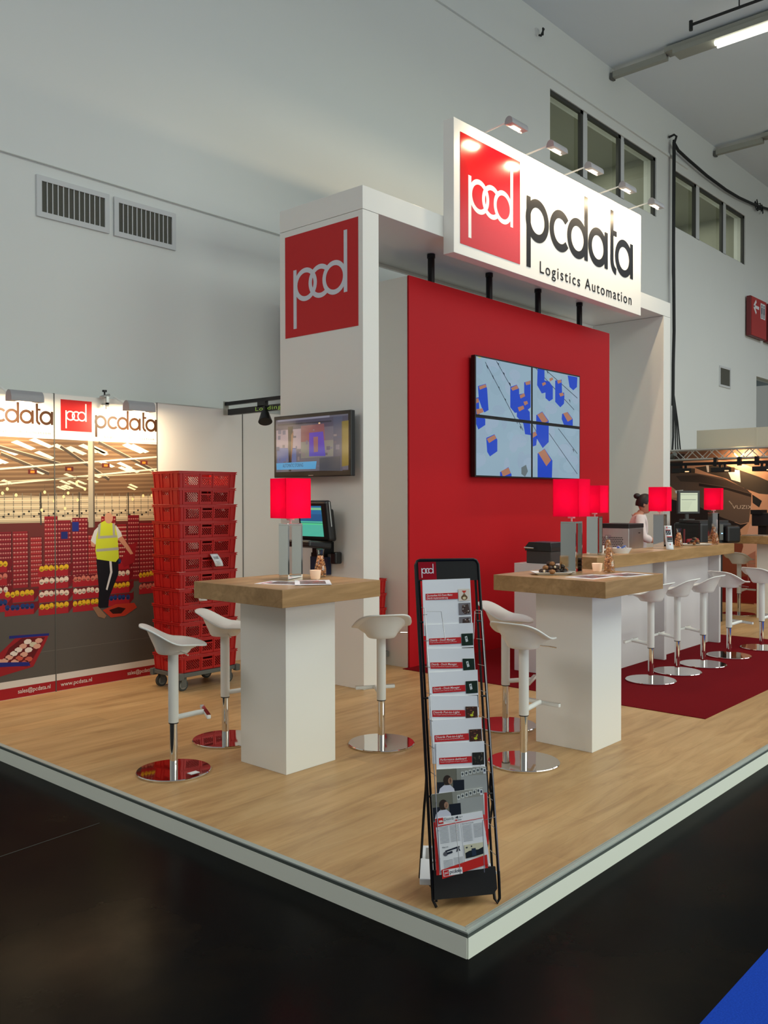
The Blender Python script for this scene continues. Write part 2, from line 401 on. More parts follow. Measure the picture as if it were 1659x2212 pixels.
def wordmark(P, x, y, k, col):
    """geometric lower-case lettering; unit = metres on the big sign, k scales it"""
    T, R_ = .084*k, .220*k; cy = y+.50*k; z0 = P.z
    def st(a, b0, b1): P.rect(x+a*k, x+(a+.076)*k, y+b0*k, y+b1*k, col, z0+.5)
    st(.00, 0., .715); P.ring((x+.205*k, cy), R_, T, col)
    P.ring((x+.66*k, cy), R_, T, col, 42, 318)
    P.ring((x+1.02*k, cy), R_, T, col); st(1.17, .295, 1.0)
    P.ring((x+1.475*k, cy), R_, T, col); st(1.635, .295, .71)
    st(1.775, .42, 1.0); P.ring((x+(1.775+.16)*k, y+.425*k), .16*k, .078*k, col, 180, 262); P.rect(x+1.84*k, x+1.93*k, y+.715*k, y+.775*k, col, z0+.7)
    P.ring((x+2.11*k, cy), R_, T, col); st(2.27, .295, .71)

# ================================================================== the hall
ZP = 0.097                                   # top of the raised stand floor
YW = 7.2                                     # hall wall
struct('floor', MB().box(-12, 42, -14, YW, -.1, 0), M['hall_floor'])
struct('ceiling', MB().box(-12, 42, -14, YW+.4, 9.0, 9.2), M['ceiling'])
# hall wall with openings for the two upper window bands and the low window to the right
def wall_with_holes(x0, x1, z0, z1, holes):
    xs = sorted({x0, x1, *[h[0] for h in holes], *[h[1] for h in holes]}); zs = sorted({z0, z1, *[h[2] for h in holes], *[h[3] for h in holes]})
    mb = MB()
    for a, b in zip(xs, xs[1:]):
        for c, d in zip(zs, zs[1:]):
            if any(h[0] <= a and b <= h[1] and h[2] <= c and d <= h[3] for h in holes): continue
            mb.box(a, b, YW, YW+.25, c, d)
    return mb
WIN = [(11.90, 12.96), (13.10, 14.27), (14.40, 15.63)]
WIN2 = [(16.33, 17.50), (17.68, 18.93), (19.10, 20.16)]
ZB, ZT = 6.895, 7.985
HOLES = [(11.90, 15.63, ZB, ZT), (16.33, 20.16, ZB, ZT), (20.90, 24.0, 2.3, 4.50)]
struct('wall_back', wall_with_holes(-12, 42, 0, 9.0, HOLES), M['wall'], weld=True)
def window(n, panes, z0, z1, label):
    x0, x1 = panes[0][0], panes[-1][1]
    f = MB()
    for (a, b), (c, d) in zip(panes, panes[1:]): f.box(b-.01, c+.01, YW+.03, YW+.10, z0, z1)
    f.box(x0, x1, YW+.03, YW+.10, z0-.001, z0+.03)
    root = struct('window_%d' % n, f, M['frame_white'], label=label)
    for a, b in panes:
        struct('pane', MB().add([(a, YW+.08, z0), (b, YW+.08, z0), (b, YW+.08, z1), (a, YW+.08, z1)], [(0, 1, 2, 3)]), M['pane'], root)
        struct('reveal', MB().box(b-.09, b-.008, YW+.02, YW+.07, z0, z1).box(a, b, YW+.02, YW+.07, z1-.06, z1-.001), M['frame_dark'], root)
    room = MB().box(x0-.1, x1+.1, YW+1.6, YW+1.7, z0-.6, z1+.2).box(x0-.1, x1+.1, YW+.25, YW+1.6, z1+.1, z1+.2).box(x0-.1, x1+.1, YW+.25, YW+1.6, z0-.6, z0-.5)
    room.box(x0-.2, x0-.1, YW+.25, YW+1.7, z0-.6, z1+.2).box(x1+.1, x1+.2, YW+.25, YW+1.7, z0-.6, z1+.2)
    struct('dim_room', room, M['roomgrey'], root)
    return root
M['roomgrey'] = mat('dim_room_paint', srgb(150, 152, 140), .9)
w1 = window(1, WIN, ZB, ZT, 'upper window of three panes above the big sign')
w2 = window(2, WIN2, ZB, ZT, 'upper window of three panes right of the hanging cable')
for wr, x in ((w1, 13.8), (w2, 18.3)):
    l = bpy.data.lights.new('room_light', 'AREA'); l.shape = 'RECTANGLE'; l.size = 3; l.size_y = .8; l.energy = 34.; l.color = (1, .98, .86)
    o = bpy.data.objects.new('room_light', l); C.objects.link(o); o.location = (x, YW+.95, ZT+.05)
w3 = struct('window_3', MB().box(20.90, 24.0, YW+.05, YW+.12, 2.30, 2.36).box(20.90, 20.95, YW+.05, YW+.12, 2.3, 4.5), M['frame_white'], label='low window opening on a bluish corridor at the right edge')
struct('pane', MB().add([(20.95, YW+.08, 2.36), (24, YW+.08, 2.36), (24, YW+.08, 4.5), (20.95, YW+.08, 4.5)], [(0, 1, 2, 3)]), M['pane'], w3)
M['corridor'] = mat('blue_grey_corridor', srgb(120, 150, 158), .8)
struct('corridor', MB().box(20.7, 26, YW+1.9, YW+2.0, 2.0, 5.).box(20.7, 26, YW+.25, YW+2., 4.9, 5.).box(20.7, 26, YW+.25, YW+2., 1.9, 2.), M['corridor'], w3)
struct('corridor_rail', MB().box(20.7, 26, YW+1.2, YW+1.9, 3.35, 3.42), mat('corridor_rail', srgb(150, 196, 214), .5), w3)
struct('corridor_lamp', MB().cyl((21.35, YW+.9, 4.02), (21.35, YW+.9, 3.98), .1, n=20), M['tube_light'], w3)
# long ledge on the wall and the thin wire lower down
struct('trim_1', MB().box(-12, 17.0, YW-.035, YW, 8.145, 8.195), M['wall'], label='narrow ledge along the upper hall wall')
struct('trim_2', MB().cyl((-3, YW-.02, 4.575), (6.8, YW-.02, 4.52), .006, n=6), mat('painted_wire', srgb(190, 194, 190), .8), label='thin painted wire running along the hall wall above the vents')

def vent(x0, x1, z0, z1, n, label, group=None):
    t = thing('wall_vent', label, 'vent', ((x0+x1)/2, YW, (z0+z1)/2), 0, group)
    w_, h = (x1-x0)/2, (z1-z0)/2; fr = .045
    f = MB().box(-w_, w_, -.02, -.001, h-fr, h).box(-w_, w_, -.02, -.001, -h, -h+fr).box(-w_, -w_+fr, -.02, -.001, -h+fr, h-fr).box(w_-fr, w_, -.02, -.001, -h+fr, h-fr)
    obj('frame', f, M['frame_white'], t)
    obj('mesh_panel', MB().box(-w_+fr, w_-fr, -.008, -.002, -h+fr, h-fr), M['vent_dark'], t)
    for k in range(1, n):
        x = -w_+fr + (2*w_-2*fr)*k/n
        obj('slat', MB().box(x-.004, x+.004, -.016, -.009, -h+fr, h-fr), M['frame_white'], t)
    return t
vent(3.652, 4.335, 4.085, 4.435, 12, 'left wide slatted vent high on the hall wall, nearer the picture edge', 'slatted vents')
vent(4.385, 5.047, 4.08, 4.432, 12, 'right wide slatted vent high on the hall wall, nearer the column', 'slatted vents')
vent(18.66, 19.29, 4.06, 4.50, 1, 'small square mesh vent on the hall wall right of the portal')

# fluorescent fittings under the ceiling
def batten(x, label, lit):
    t = thing('ceiling_batten_light', label, 'lamp', (x, YW, 8.9))
    obj('rail', MB().box(-.05, .05, -1.0, -.05, -.10, 0), M['fixture'], t)
    obj('rail_end', MB().box(-.06, .06, -.06, -.02, -.12, -.02), M['grey_plastic'], t)
    obj('housing', MB().box(-.11, .11, -9.0, -1.0, -.02, .06), M['fixture'], t)
    obj('reflector', MB().box(-.14, .14, -9.0, -1.15, -.10, -.02), M['fixture'], t)
    if lit:
        for k in range(2): obj('tube', MB().cyl((-.05+.1*k, -1.80, -.13), (-.05+.1*k, -8.8, -.13), .035, n=12), M['tube_light'], t)
    else:
        obj('tube', MB().cyl((0, -1.3, -.13), (0, -8.8, -.13), .03, n=12), M['fixture'], t)
    return t
batten(13.85, 'lit fluorescent ceiling light at the top right', True)
batten(18.35, 'unlit grey ceiling batten farther back at the right', False)
t = thing('ceiling_pipe', 'thin dark rod hung under the ceiling above the lit fluorescent light', 'pipe', (12.95, 5.17, 8.60))
obj('rod', MB().cyl((-.02, .25, .12), (0, -4, .12), .022, n=8).cyl((-.02, .25, .04), (-.02, .25, .18), .03, n=8), M['cable'], t)
for y in (-.45, -2.2): obj('hanger', MB().cyl((0, y, .12), (0, y, .25), .01, n=6), M['cable'], t)
tag(obj('wall_hook', MB().tube([(11.5, YW-.05, 8.62), (11.5, YW-.12, 8.60), (11.5, YW-.12, 8.70), (11.56, YW-.1, 8.72), (11.6, YW-.02, 8.65)], .014, 6), M['cable']), 'small dark hook fixed high on the hall wall near the ceiling', 'hook')

q_ = [(1.890, 4.123), (2.434, 4.166)]
tag(obj('floor_seam', MB().tube([(q_[0][0]*1.3-q_[1][0]*.3, q_[0][1]*1.3-q_[1][1]*.3, .0005), (q_[1][0], q_[1][1], .0005)], .0016, 4), mat('seam_grey', srgb(70, 70, 66), .8)), 'faint pale seam line in the black hall floor at the left', 'seam')
# hanging cable
hx, hz = 16.16, 8.45
t = thing('power_cable', 'black power cable hung from a wall hook down behind the portal', 'cable', (hx, YW-.1, hz))
obj('hook', MB().tube([(-.05, .08, .05), (-.03, -.02, .08), (.03, -.04, .06), (.05, 0, -.02), (0, 0, -.04)], .022, 8), M['cable'], t, smooth=True)
obj('vertical_run', MB().tube([(0.02, 0, 0), (.0, 0, -2), (.01, -.01, -3.6), (0, 0, -4.2), (-.01, 0, -5.0)], .032, 8), M['cable'], t, smooth=True)
obj('vertical_run', MB().tube([(-.02, 0, -.05), (-.03, 0, -2.5), (.02, -.01, -3.2), (0, 0, -4.3), (-.04, -.02, -5.6), (-.06, 0, -6.0)], .02, 6), M['cable'], t, smooth=True)
for k in range(3): obj('loose_end', MB().tube([(0, 0, -4.7), (.06*k+.04, -.02, -5.3), (.12*k+.06, -.03, -6.0)], .014, 6), M['cable'], t)
span = [(0, 0, -.05), (.2, 0, -.143), (.628, 0, -.184), (1.574, 0, -.25), (2.595, 0, -.269), (3.336, 0, -.245), (4.113, 0, -.18), (4.592, 0, -.13), (5.3, 0, -.03), (6.4, 0, .1)]
obj('slack_run', MB().tube(span, .03, 8), M['cable'], t, smooth=True)
obj('knot', MB().tube([(4.35+.09*math.sin(i*1.3)+i*.03, -.03*math.cos(i), -.14+.10*math.cos(i*1.7)) for i in range(18)], .014, 5), M['cable'], t, smooth=True)

# info boards
def board(x, label, first):
    t = thing('info_board', label, 'sign', (x, 7.12, 5.33), 0)
    obj('board', MB().box(0, .98, -.05, .05, 0, .88), M['infodark'], t, bevel=.01)
    obj('face', MB().box(.03, .98, -.058, -.051, 0.01, .87), M['infoboard'], t)
    P = Pic(); W = RGB(232, 232, 236); K = RGB(30, 34, 56)
    if first:
        P.line((.17, .66), (.50, .66), .07, W, 1); P.line((.17, .66), (.32, .80), .07, W, 1); P.line((.17, .66), (.32, .52), .07, W, 1)
        P.rect(.60, .90, .45, .80, W, 1)
        for c in (.68, .82):
            P.disc((c, .745), .03, .03, K, z=2); P.rect(c-.035, c+.035, .56, .71, K, 2); P.rect(c-.03, c-.006, .47, .56, K, 2); P.rect(c+.006, c+.03, .47, .56, K, 2)
        P.rect(.747, .753, .45, .80, K, 2)
    else:
        P.rect(.1, .4, .45, .80, W, 1)
    P.build('pictogram', (0, -.0585, 0), (1, 0, 0), (0, 0, 1), (0, -1, 0), M['print'], t)
board(20.157, 'red board with arrow and toilet pictogram on the hall wall', True)
board(21.30, 'red board beside the toilet board at the right edge', False)

# ================================================================== raised stand floor
XL, YF, XR = 2.596, 1.914, 24.0
struct('floor_platform', MB().box(XL+.03, XR, YF+.03, 7.0, ZP-.02, ZP), M['floor_wood'], label='raised oak plank floor of the stand')
e = MB().box(XL, XL+.03, YF, 7.0, ZP-.004, ZP+.002).box(XL+.03, XR, YF, YF+.03, ZP-.004, ZP+.002)
e.box(XL+.033, XR, YF+.033, YF+.037, ZP, ZP+.003).box(XL+.008, XR, YF+.012, YF+.016, ZP+.002, ZP+.005)
struct('trim_3', e, M['nosing'], label='aluminium nosing round the stand floor')
struct('trim_4', MB().box(XL+.002, XL+.03, YF+.002, 7.0, ZP-.0195, ZP-.004).box(XL+.03, XR, YF+.002, YF+.03, ZP-.0195, ZP-.004), M['dark_strip'], label='dark grey strip under the nosing')
struct('baseboard_left', MB().box(XL, XL+.02, YF+.006, 7.0, 0, ZP-.0195), M['fascia'])
struct('baseboard_right', MB().box(XL+.004, XR, YF, YF+.02, 0, ZP-.0195), M['fascia'])
tag(obj('carpet', MB().box(6.272, 10.30, 2.511, 5.375, ZP, ZP+.005), M['red_carpet']), 'dark red carpet laid under the bar stools and round the cabin', 'carpet')
tag(obj('carpet', MB().box(-2, 12, -2.5, 1.12, 0, .006), M['blue_carpet']), 'bright blue carpet at the lower right corner of the hall floor', 'carpet')

# ================================================================== portal, cabin, sign
PX0, PX1, PY0, PY1, PZ0, PZ1 = 5.365, 11.340, 5.023, 6.05, 4.085, 4.282
t = thing('portal_frame', 'white portal of two deep columns and a roof beam around the red cabin', 'portal', (PX0, PY0, ZP))
obj('column', MB().box(0, .197, 0, PY1-PY0, 0, PZ0-ZP), M['white'], t, bevel=.003)['label'] = 'left column with the screens'
obj('column', MB().box(PX1-PX0-.205, PX1-PX0, 0, PY1-PY0, 0, PZ0-ZP), M['white'], t, bevel=.003)
obj('roof_beam', MB().box(0, PX1-PX0, 0, PY1-PY0, PZ0-ZP+.003, PZ1-ZP), M['white'], t, bevel=.003)
obj('rear_lip', MB().box(.2, PX1-PX0-.2, PY1-PY0, PY1-PY0+.03, PZ0-ZP-.03, PZ1-ZP), M['white'], t)
P = Pic(); P.rect(0, .903, 0, .903, RGB(196, 44, 46), 0); emblem(P, 0, 0, .903, RGB(214, 218, 228)); P.p = [(a, b, 0 if i == 0 else 1+c) for i, (a, b, c) in enumerate(P.p)]
P.build('emblem_print', (-.002, 5.976-PY0, 3.128-ZP), (0, -1, 0), (0, 0, 1), (-1, 0, 0), M['print'], t, .0012)
t.children[-1]['label'] = 'red square print with linked white letters pcd'

t = thing('storage_cabin', 'white box cabin with bright red front wall under the portal', 'cabin', (6.351, 5.375, ZP))
obj('side_wall', MB().box(0, .03, .005, 1.5, 0, 3.68), M['white'], t)
obj('side_wall', MB().box(3.90, 3.931, .005, 1.5, 0, 3.68), M['white'], t)
obj('roof', MB().box(0.03, 3.90, .02, 1.5, 3.64, 3.675), M['white'], t)
obj('front_wall', MB().box(0, 3.931, -.018, .0, .006, 3.681), M['red_wall'], t)['label'] = 'bright red front wall'
for i, x in enumerate((6.812, 7.797, 8.763, 9.708)):
    pos = ('leftmost', 'second from left', 'third from left', 'rightmost')[i]
    t = thing('sign_post', pos + ' of the four black posts between red cabin and portal roof', 'post', (x, 5.46, 3.778), 0, 'black posts under the sign')
    obj('shaft', MB().cyl((0, 0, -.0), (0, 0, .305), .034, n=20), M['black_metal'], t, smooth=True)
    obj('collar', MB().cyl((0, 0, .268), (0, 0, .305), .040, n=20), M['black_metal'], t, smooth=True)

t = thing('sign_box', 'large white sign box with pcd square and pcdata lettering over the portal', 'sign', (6.445, 4.90, 3.928))
obj('box', MB().box(0, 3.77, .002, .122, 0, 1.222), mat('sign_white', srgb(244, 243, 238), .35, spec=.3), t, bevel=.002)
sq = MB().box(.095, 1.085, -.0015, .001, .10, 1.117)
obj('emblem_square', sq, M['sign_red'], t)['label'] = 'red square'
P = Pic(); emblem(P, .095, .10, 1.0, RGB(250, 250, 250)); P.build('emblem', (0, -.002, 0), (1, 0, 0), (0, 0, 1), (0, -1, 0), M['gloss_print'], t)
P = Pic(); wordmark(P, 1.205, .105, 1.0, RGB(10, 10, 13)); P.build('wordmark', (0, -.0015, 0), (1, 0, 0), (0, 0, 1), (0, -1, 0), M['gloss_print'], t)
P = Pic(); P.text('Logistics Automation', 1.455, .088, .122, RGB(16, 13, 12), width=2.06, spacing=1.25, bold=.006); P.build('tagline', (0, -.0015, 0), (1, 0, 0), (0, 0, 1), (0, -1, 0), M['gloss_print'], t)

def spot(x, y, z, L, name, label, arm_to, group, power, aim, size=.085):
    t = thing(name, label, 'lamp', (x, y, z), 0, group)
    obj('arm', MB().cyl((.0, 0, 0), tuple(Vector(arm_to)), .0085, n=8), M['tube'], t)
    n = 14; prof = [(size*.5*math.cos(PI*k/n), size*.62*math.sin(PI*k/n)) for k in range(n+1)]
    prof = [(a, b-.012) for a, b in prof] + [(-size*.5, -size*.35), (size*.5, -size*.35)]
    obj('housing', MB().extrude([(a, b) for a, b in prof], (-.02, 0, 0), (0, 1, 0), (0, 0, 1), L), M['spot_grey'], t)
    obj('glass', MB().box(.05, L-.10, -size*.12, size*.20, -size*.35-.004, -size*.35-.001), M['halogen'], t)
    l = bpy.data.lights.new('halogen_light', 'AREA'); l.shape = 'RECTANGLE'; l.size = L*.7; l.size_y = .05; l.energy = power; l.color = (1, .76, .47)
    o = bpy.data.objects.new('halogen_light', l); C.objects.link(o); o.parent = t; o.location = (L/2, 0, -size*.35-.012)
    o.rotation_euler = Vector(aim).to_track_quat('-Z', 'Y').to_euler()
    return t
for i, x in enumerate((6.943, 7.673, 8.426, 9.198, 9.933)):
    pos = ('leftmost, nearest the emblem', 'second from left', 'middle', 'fourth from left', 'rightmost')[i]
    spot(x, 4.63, 5.19, .27, 'sign_spotlight', 'grey spotlight on an arm over the big sign, ' + pos, (0, .31, -.03), 'spotlights over the big sign', 13, (0, .62, -1))

# ================================================================== back wall panels with the printed mural
GY = 6.909
PW = [(2.657, 3.642), (3.652, 4.632)]
P = Pic()
c = lambda *a: RGB(*a)
X0, X1 = 2.2, 4.632
P.rect(X0, X1, 2.188, 2.56, c(244, 242, 236), 0)
P.rect(X0, X1, .10, .187, c(168, 32, 40), 0); P.rect(X0, X1, .187, .242, c(226, 220, 214), 0)
# roof zone, far wall zone, floor zone
P.rect(X0, X1, 1.72, 2.188, c(112, 88, 66), 0)
P.rect(X0, X1, 1.50, 1.72, c(206, 188, 156), 0)
P.rect(X0, X1, .96, 1.50, c(104, 46, 44), 0)
P.rect(X0, X1, .242, .96, c(92, 88, 84), 0)
rnd = random.Random(3)
for k in range(26):   # roof sheeting ribs
    z = 2.18 - k*.018; P.line((X0, z-.05), (X1, z+.02), .004, c(84, 62, 46) if k % 2 else c(146, 120, 92), 1)
for k in range(46):   # skylights between the ribs
    x = rnd.uniform(X0, X1); z = rnd.uniform(1.78, 2.17); s = .35 + (z-1.72)*1.6; wq = .16*s
    P.poly([(x, z), (x+wq, z-.055*s), (x+wq*1.25, z-.04*s), (x+wq*.3, z+.018*s)], c(250, 240, 205), 2)
for x0_, z0_, x1_, z1_ in ((2.9, 2.17, 3.7, 1.98), (3.7, 2.13, 4.15, 1.86), (4.05, 2.18, 4.6, 1.95), (3.2, 2.05, 3.6, 1.9), (2.3, 2.1, 2.9, 1.9)):
    P.line((x0_, z0_), (x1_, z1_), .026, c(72, 62, 54), 3); P.line((x0_, z0_+.014), (x1_, z1_+.014), .006, c(170, 160, 140), 4)
P.line((X0, 1.83), (X1, 2.075), .014, c(232, 222, 196), 5); P.line((X0, 1.70), (X1, 1.965), .014, c(232, 222, 196), 5); P.line((X0, 1.76), (X1, 1.93), .006, c(210, 198, 168), 5)
for x, z in ((3.42, 1.915), (3.74, 1.945), (4.08, 1.985), (4.46, 2.02), (3.1, 1.87), (2.8, 1.84)):
    P.rect(x, x+.075, z-.02, z+.018, c(84, 34, 30), 6); P.rect(x+.02, x+.055, z-.012, z+.008, c(190, 120, 40), 7)
P.rect(3.95, 3.995, 1.45, 2.188, c(176, 168, 150), 6); P.rect(3.995, 4.01, 1.45, 2.188, c(96, 88, 78), 6)
for k in range(22):
    x = rnd.uniform(X0, X1); z = rnd.uniform(1.60, 1.84); P.disc((x, z), .012, .014, c(255, 236, 176), z=7); P.line((x, z), (x, z+.06), .003, c(90, 80, 64), 6)
# far wall grid
for k in range(34): P.rect(X0+k*.073, X0+k*.073+.006, 1.54, 1.74, c(120, 116, 104), 1)
for k in range(9): P.line((X0, 1.50+k*.024), (X1, 1.515+k*.026), .005, c(238, 226, 196) if k % 2 else c(132, 122, 104), 2)
for k in range(60):
    x = X0 + k*.042; P.rect(x, x+.016, 1.545+.02*(k % 3), 1.56+.02*(k % 3), c(48, 44, 40), 3)
for x in (2.5, 3.15, 3.52, 3.86, 4.33): P.rect(x, x+.012, 1.48, 1.75, c(66, 62, 56), 3)
# far stacks of crates
x = X0
while x < X1:
    wq = rnd.uniform(.09, .15); top = rnd.uniform(1.38, 1.56); pale = rnd.random() < .25
    P.rect(x, x+wq, .98, top, c(*(rnd.choice([(150, 36, 44), (132, 30, 42), (164, 44, 48)]))), 4)
    z = 1.0
    while z < top-.02:
        n = 5
        for q in range(n): P.disc((x+wq*(q+.5)/n, z+.012), wq/n*.38, .007, c(222, 190, 170) if pale else c(196, 128, 122), n=6, z=5)
        P.rect(x, x+wq, z+.022, z+.026, c(96, 20, 30), 5); z += .036
    P.rect(x+wq-.006, x+wq, .98, top, c(84, 22, 32), 6)
    x += wq + rnd.uniform(.0, .02)
P.rect(3.80, 3.86, 1.42, 1.50, c(34, 48, 130), 6); P.rect(3.70, 3.76, 1.36, 1.42, c(30, 40, 110), 6)
# nearer stacks with loaves
def load(x, z, wq, rows, cols):
    h = .105
    for k in range(rows):
        zz = z + k*h; P.rect(x, x+wq, zz, zz+h*.62, c(168, 34, 44), 8); P.rect(x, x+wq, zz+h*.55, zz+h*.62, c(206, 64, 60), 9)
        P.poly([(x, zz+h*.62), (x+wq, zz+h*.62), (x+wq+.04, zz+h*.95), (x+.03, zz+h*.95)], c(110, 24, 34), 8)
        col = cols[k % len(cols)]; n = 6
        for q in range(n): P.disc((x+wq*(q+.6)/n+rnd.uniform(-.004, .004), zz+h*.66+rnd.uniform(-.006, .006)), wq/n*.52, .024, col, n=8, z=10); P.disc((x+wq*(q+.6)/n, zz+h*.55), wq/n*.34, .009, tuple(v*.45 for v in col[:3])+(1,), n=6, z=11)
        P.poly([(x+wq, zz), (x+wq+.045, zz+.05), (x+wq+.045, zz+.05+h*.62), (x+wq, zz+h*.62)], c(118, 22, 32), 9)
Y_, B_, W_, R_ = c(232, 186, 40), c(36, 60, 120), c(236, 214, 196), c(210, 120, 104)
load(2.5, .86, .30, 3, [B_, W_, Y_]); load(3.02, .80, .22, 4, [B_, W_, R_, Y_]); load(3.22, .76, .24, 2, [B_, Y_]); load(3.50, .74, .26, 4, [Y_, W_, W_, Y_]); load(3.80, .74, .24, 3, [Y_, W_, R_]); load(4.10, .76, .24, 4, [B_, Y_, W_, B_]); load(4.44, .84, .2, 2, [R_, Y_])
# long crate on the floor, lower left
P.poly([(3.330, 0.603), (3.588, 0.580), (3.563, 0.526), (3.451, 0.332), (3.177, 0.291), (3.032, 0.313), (3.105, 0.418)], c(158, 34, 42), 12)
P.poly([(3.360, 0.577), (3.555, 0.561), (3.444, 0.390), (3.404, 0.339), (3.178, 0.379), (3.253, 0.508)], c(104, 24, 30), 13)
for px_, pz_ in [(3.406, 0.541), (3.367, 0.509), (3.452, 0.513), (3.329, 0.484), (3.413, 0.473), (3.291, 0.459), (3.374, 0.441), (3.253, 0.434), (3.336, 0.416), (3.413, 0.398), (3.215, 0.410), (3.298, 0.391), (3.381, 0.372), (3.500, 0.538), (3.484, 0.494), (3.185, 0.407)]:
    P.disc((px_, pz_), .034, .022, c(*rnd.choice([(240, 226, 216), (226, 170, 150), (214, 206, 180), (200, 96, 80)])), n=7, z=14)
P.poly([(3.105, 0.411), (3.412, 0.376), (3.428, 0.343), (3.105, 0.374)], c(36, 44, 130), 15); P.poly([(3.254, 0.604), (3.588, 0.588), (3.588, 0.569), (3.254, 0.582)], c(36, 44, 130), 15)
# man in a reflective vest bending over a trolley
P.poly([(4.421, 1.312), (4.391, 1.128), (4.289, 1.093), (4.261, 1.147), (4.327, 1.275)], c(150, 30, 40), 16)
P.poly([(3.969, 1.337), (4.004, 1.423), (4.048, 1.461), (4.092, 1.468), (4.083, 1.405), (4.012, 1.303)], c(214, 220, 220), 17)
P.poly([(3.969, 1.337), (4.012, 1.303), (4.003, 1.280), (3.973, 1.289)], c(206, 150, 124), 18)
P.poly([(4.209, 1.466), (4.263, 1.399), (4.272, 1.358), (4.226, 1.336), (4.199, 1.401)], c(222, 226, 228), 17)
P.poly([(4.226, 1.344), (4.272, 1.367), (4.345, 1.266), (4.382, 1.207), (4.354, 1.200), (4.290, 1.276)], c(206, 150, 124), 18)
P.poly([(4.020, 1.176), (4.234, 1.165), (4.233, 1.035), (4.182, 0.925), (4.141, 0.839), (4.132, 0.752), (4.034, 0.753), (4.044, 0.903)], c(24, 26, 34), 18)
P.poly([(4.144, 1.161), (4.166, 1.160), (4.174, 1.055), (4.124, 0.901), (4.110, 0.910), (4.152, 1.056)], c(220, 222, 226), 19)
P.poly([(4.057, 1.485), (4.110, 1.508), (4.200, 1.474), (4.226, 1.368), (4.239, 1.177), (4.207, 1.142), (4.028, 1.175), (4.012, 1.248), (4.021, 1.367)], c(206, 222, 62), 20)
P.poly([(4.039, 1.374), (4.217, 1.376), (4.222, 1.356), (4.034, 1.350)], c(170, 176, 170), 21); P.poly([(4.020, 1.263), (4.235, 1.270), (4.239, 1.246), (4.020, 1.239)], c(170, 176, 170), 21)
P.poly([(4.039, 1.469), (4.066, 1.489), (4.056, 1.373), (4.039, 1.374)], c(170, 176, 170), 21); P.poly([(4.177, 1.483), (4.200, 1.474), (4.204, 1.373), (4.181, 1.373)], c(170, 176, 170), 21)
hd = [(4.142, 1.527)]
P.disc(hd[0], .040, .048, c(206, 158, 132), n=18, z=22)
P.poly([(3.982, 0.765), (4.034, 0.769), (4.113, 0.681), (4.095, 0.659), (4.034, 0.681)], c(150, 116, 90), 19)
P.poly([(4.078, 0.732), (4.204, 0.773), (4.389, 0.769), (4.417, 0.725), (4.295, 0.663), (4.158, 0.660)], c(186, 58, 40), 18); P.poly([(4.140, 0.727), (4.231, 0.746), (4.304, 0.727), (4.258, 0.687), (4.176, 0.691)], c(54, 24, 22), 19)
P.rect(3.2, 4.6, .44, .443, c(120, 116, 110), 2)
for xb in (3.652, 2.657):   # header on each panel: square, lettering, tagline
    P.rect(xb+.052, xb+.335, 2.262, 2.522, c(214, 36, 38), 24)
    E = Pic(); emblem(E, xb+.062, 2.262, .26, c(250, 250, 248)); P.p += [(a, b, 25+z) for a, b, z in E.p]
    E = Pic(); wordmark(E, xb+.366, 2.225, .262, c(64, 40, 22)); P.p += [(a, b, 24+z) for a, b, z in E.p]
    E = Pic(); E.text('Logistics Automation', xb+.455, 2.222, .024, c(110, 96, 78), width=.50, spacing=1.3); P.p += [(a, b, 25) for a, b, z in E.p]
    E = Pic(); E.text('sales@pcdata.nl', xb+.665, .134, .034, c(232, 222, 218), width=.275, bold=.008)
    E.text('www.pcdata.nl', xb+.035, .134, .034, c(232, 222, 218), width=.285, bold=.008); P.p += [(a, b, 24) for a, b, z in E.p]
for i, (a, b) in enumerate(PW):
    t = thing('printed_wall_panel', ('left printed wall panel with warehouse photo, cut by the picture edge', 'right printed wall panel with the warehouse photo and worker in yellow vest')[i], 'panel', (a, GY, ZP), 0, 'printed wall panels')
    obj('board', MB().box(0, b-a, 0, .03, 0, 2.466), M['white_panel'], t)
    P.build('print', (-a, -.0015, -ZP), (1, 0, 0), (0, 0, 1), (0, -1, 0), M['print'], t, .00008, clipx=(a, b))
for i, (a, b) in enumerate(((4.642, 5.622), (5.632, 6.345))):
    t = thing('white_wall_panel', ('plain white wall panel behind the tall crate stack', 'plain white wall panel behind the column, under the black light track')[i], 'panel', (a, GY, ZP), 0, 'plain wall panels')
    obj('board', MB().box(0, b-a, 0, .03, 0, 2.466), M['white_panel'], t)
    obj('top_rail', MB().box(0, b-a, -.004, .034, 2.466, 2.474), M['alu'], t)
for i, x in enumerate((3.647, 4.637, 5.627)):
    tag(obj('panel_post', MB().box(x-.004, x+.004, GY-.004, GY+.03, ZP, 2.566), mat('dark_post', srgb(84, 84, 80), .5)), ('thin upright between the two printed panels', 'thin upright at the right edge of the warehouse print', 'thin upright between the plain white panels')[i], 'post', 'uprights between the wall panels')
for i, x in enumerate((3.118, 4.126)):
    spot(x+.02, 6.60, 2.475, .26, 'panel_spotlight', ('grey spotlight over the left printed panel', 'grey spotlight over the right printed panel, beside the clamp')[i], (.06, .32, .11), 'spotlights over the printed panels', 15, (0, .55, -1), .10)
t = thing('clamp', 'small metal clamp with black knob on top of the right printed panel', 'clamp', (4.094, 6.88, 2.563))
obj('jaw', MB().box(-.012, .012, -.05, .035, -.06, -.045).box(-.012, .012, -.05, -.035, -.1, .01).box(-.03, .03, -.02, .02, 0, .014).cyl((-.05, -.02, .0), (.05, .01, .03), .012, n=8), M['alu'], t)
obj('knob', MB().cyl((0, 0, .012), (0, 0, .05), .007, n=8).cyl((0, 0, .05), (0, 0, .066), .02, n=10), M['black'], t)

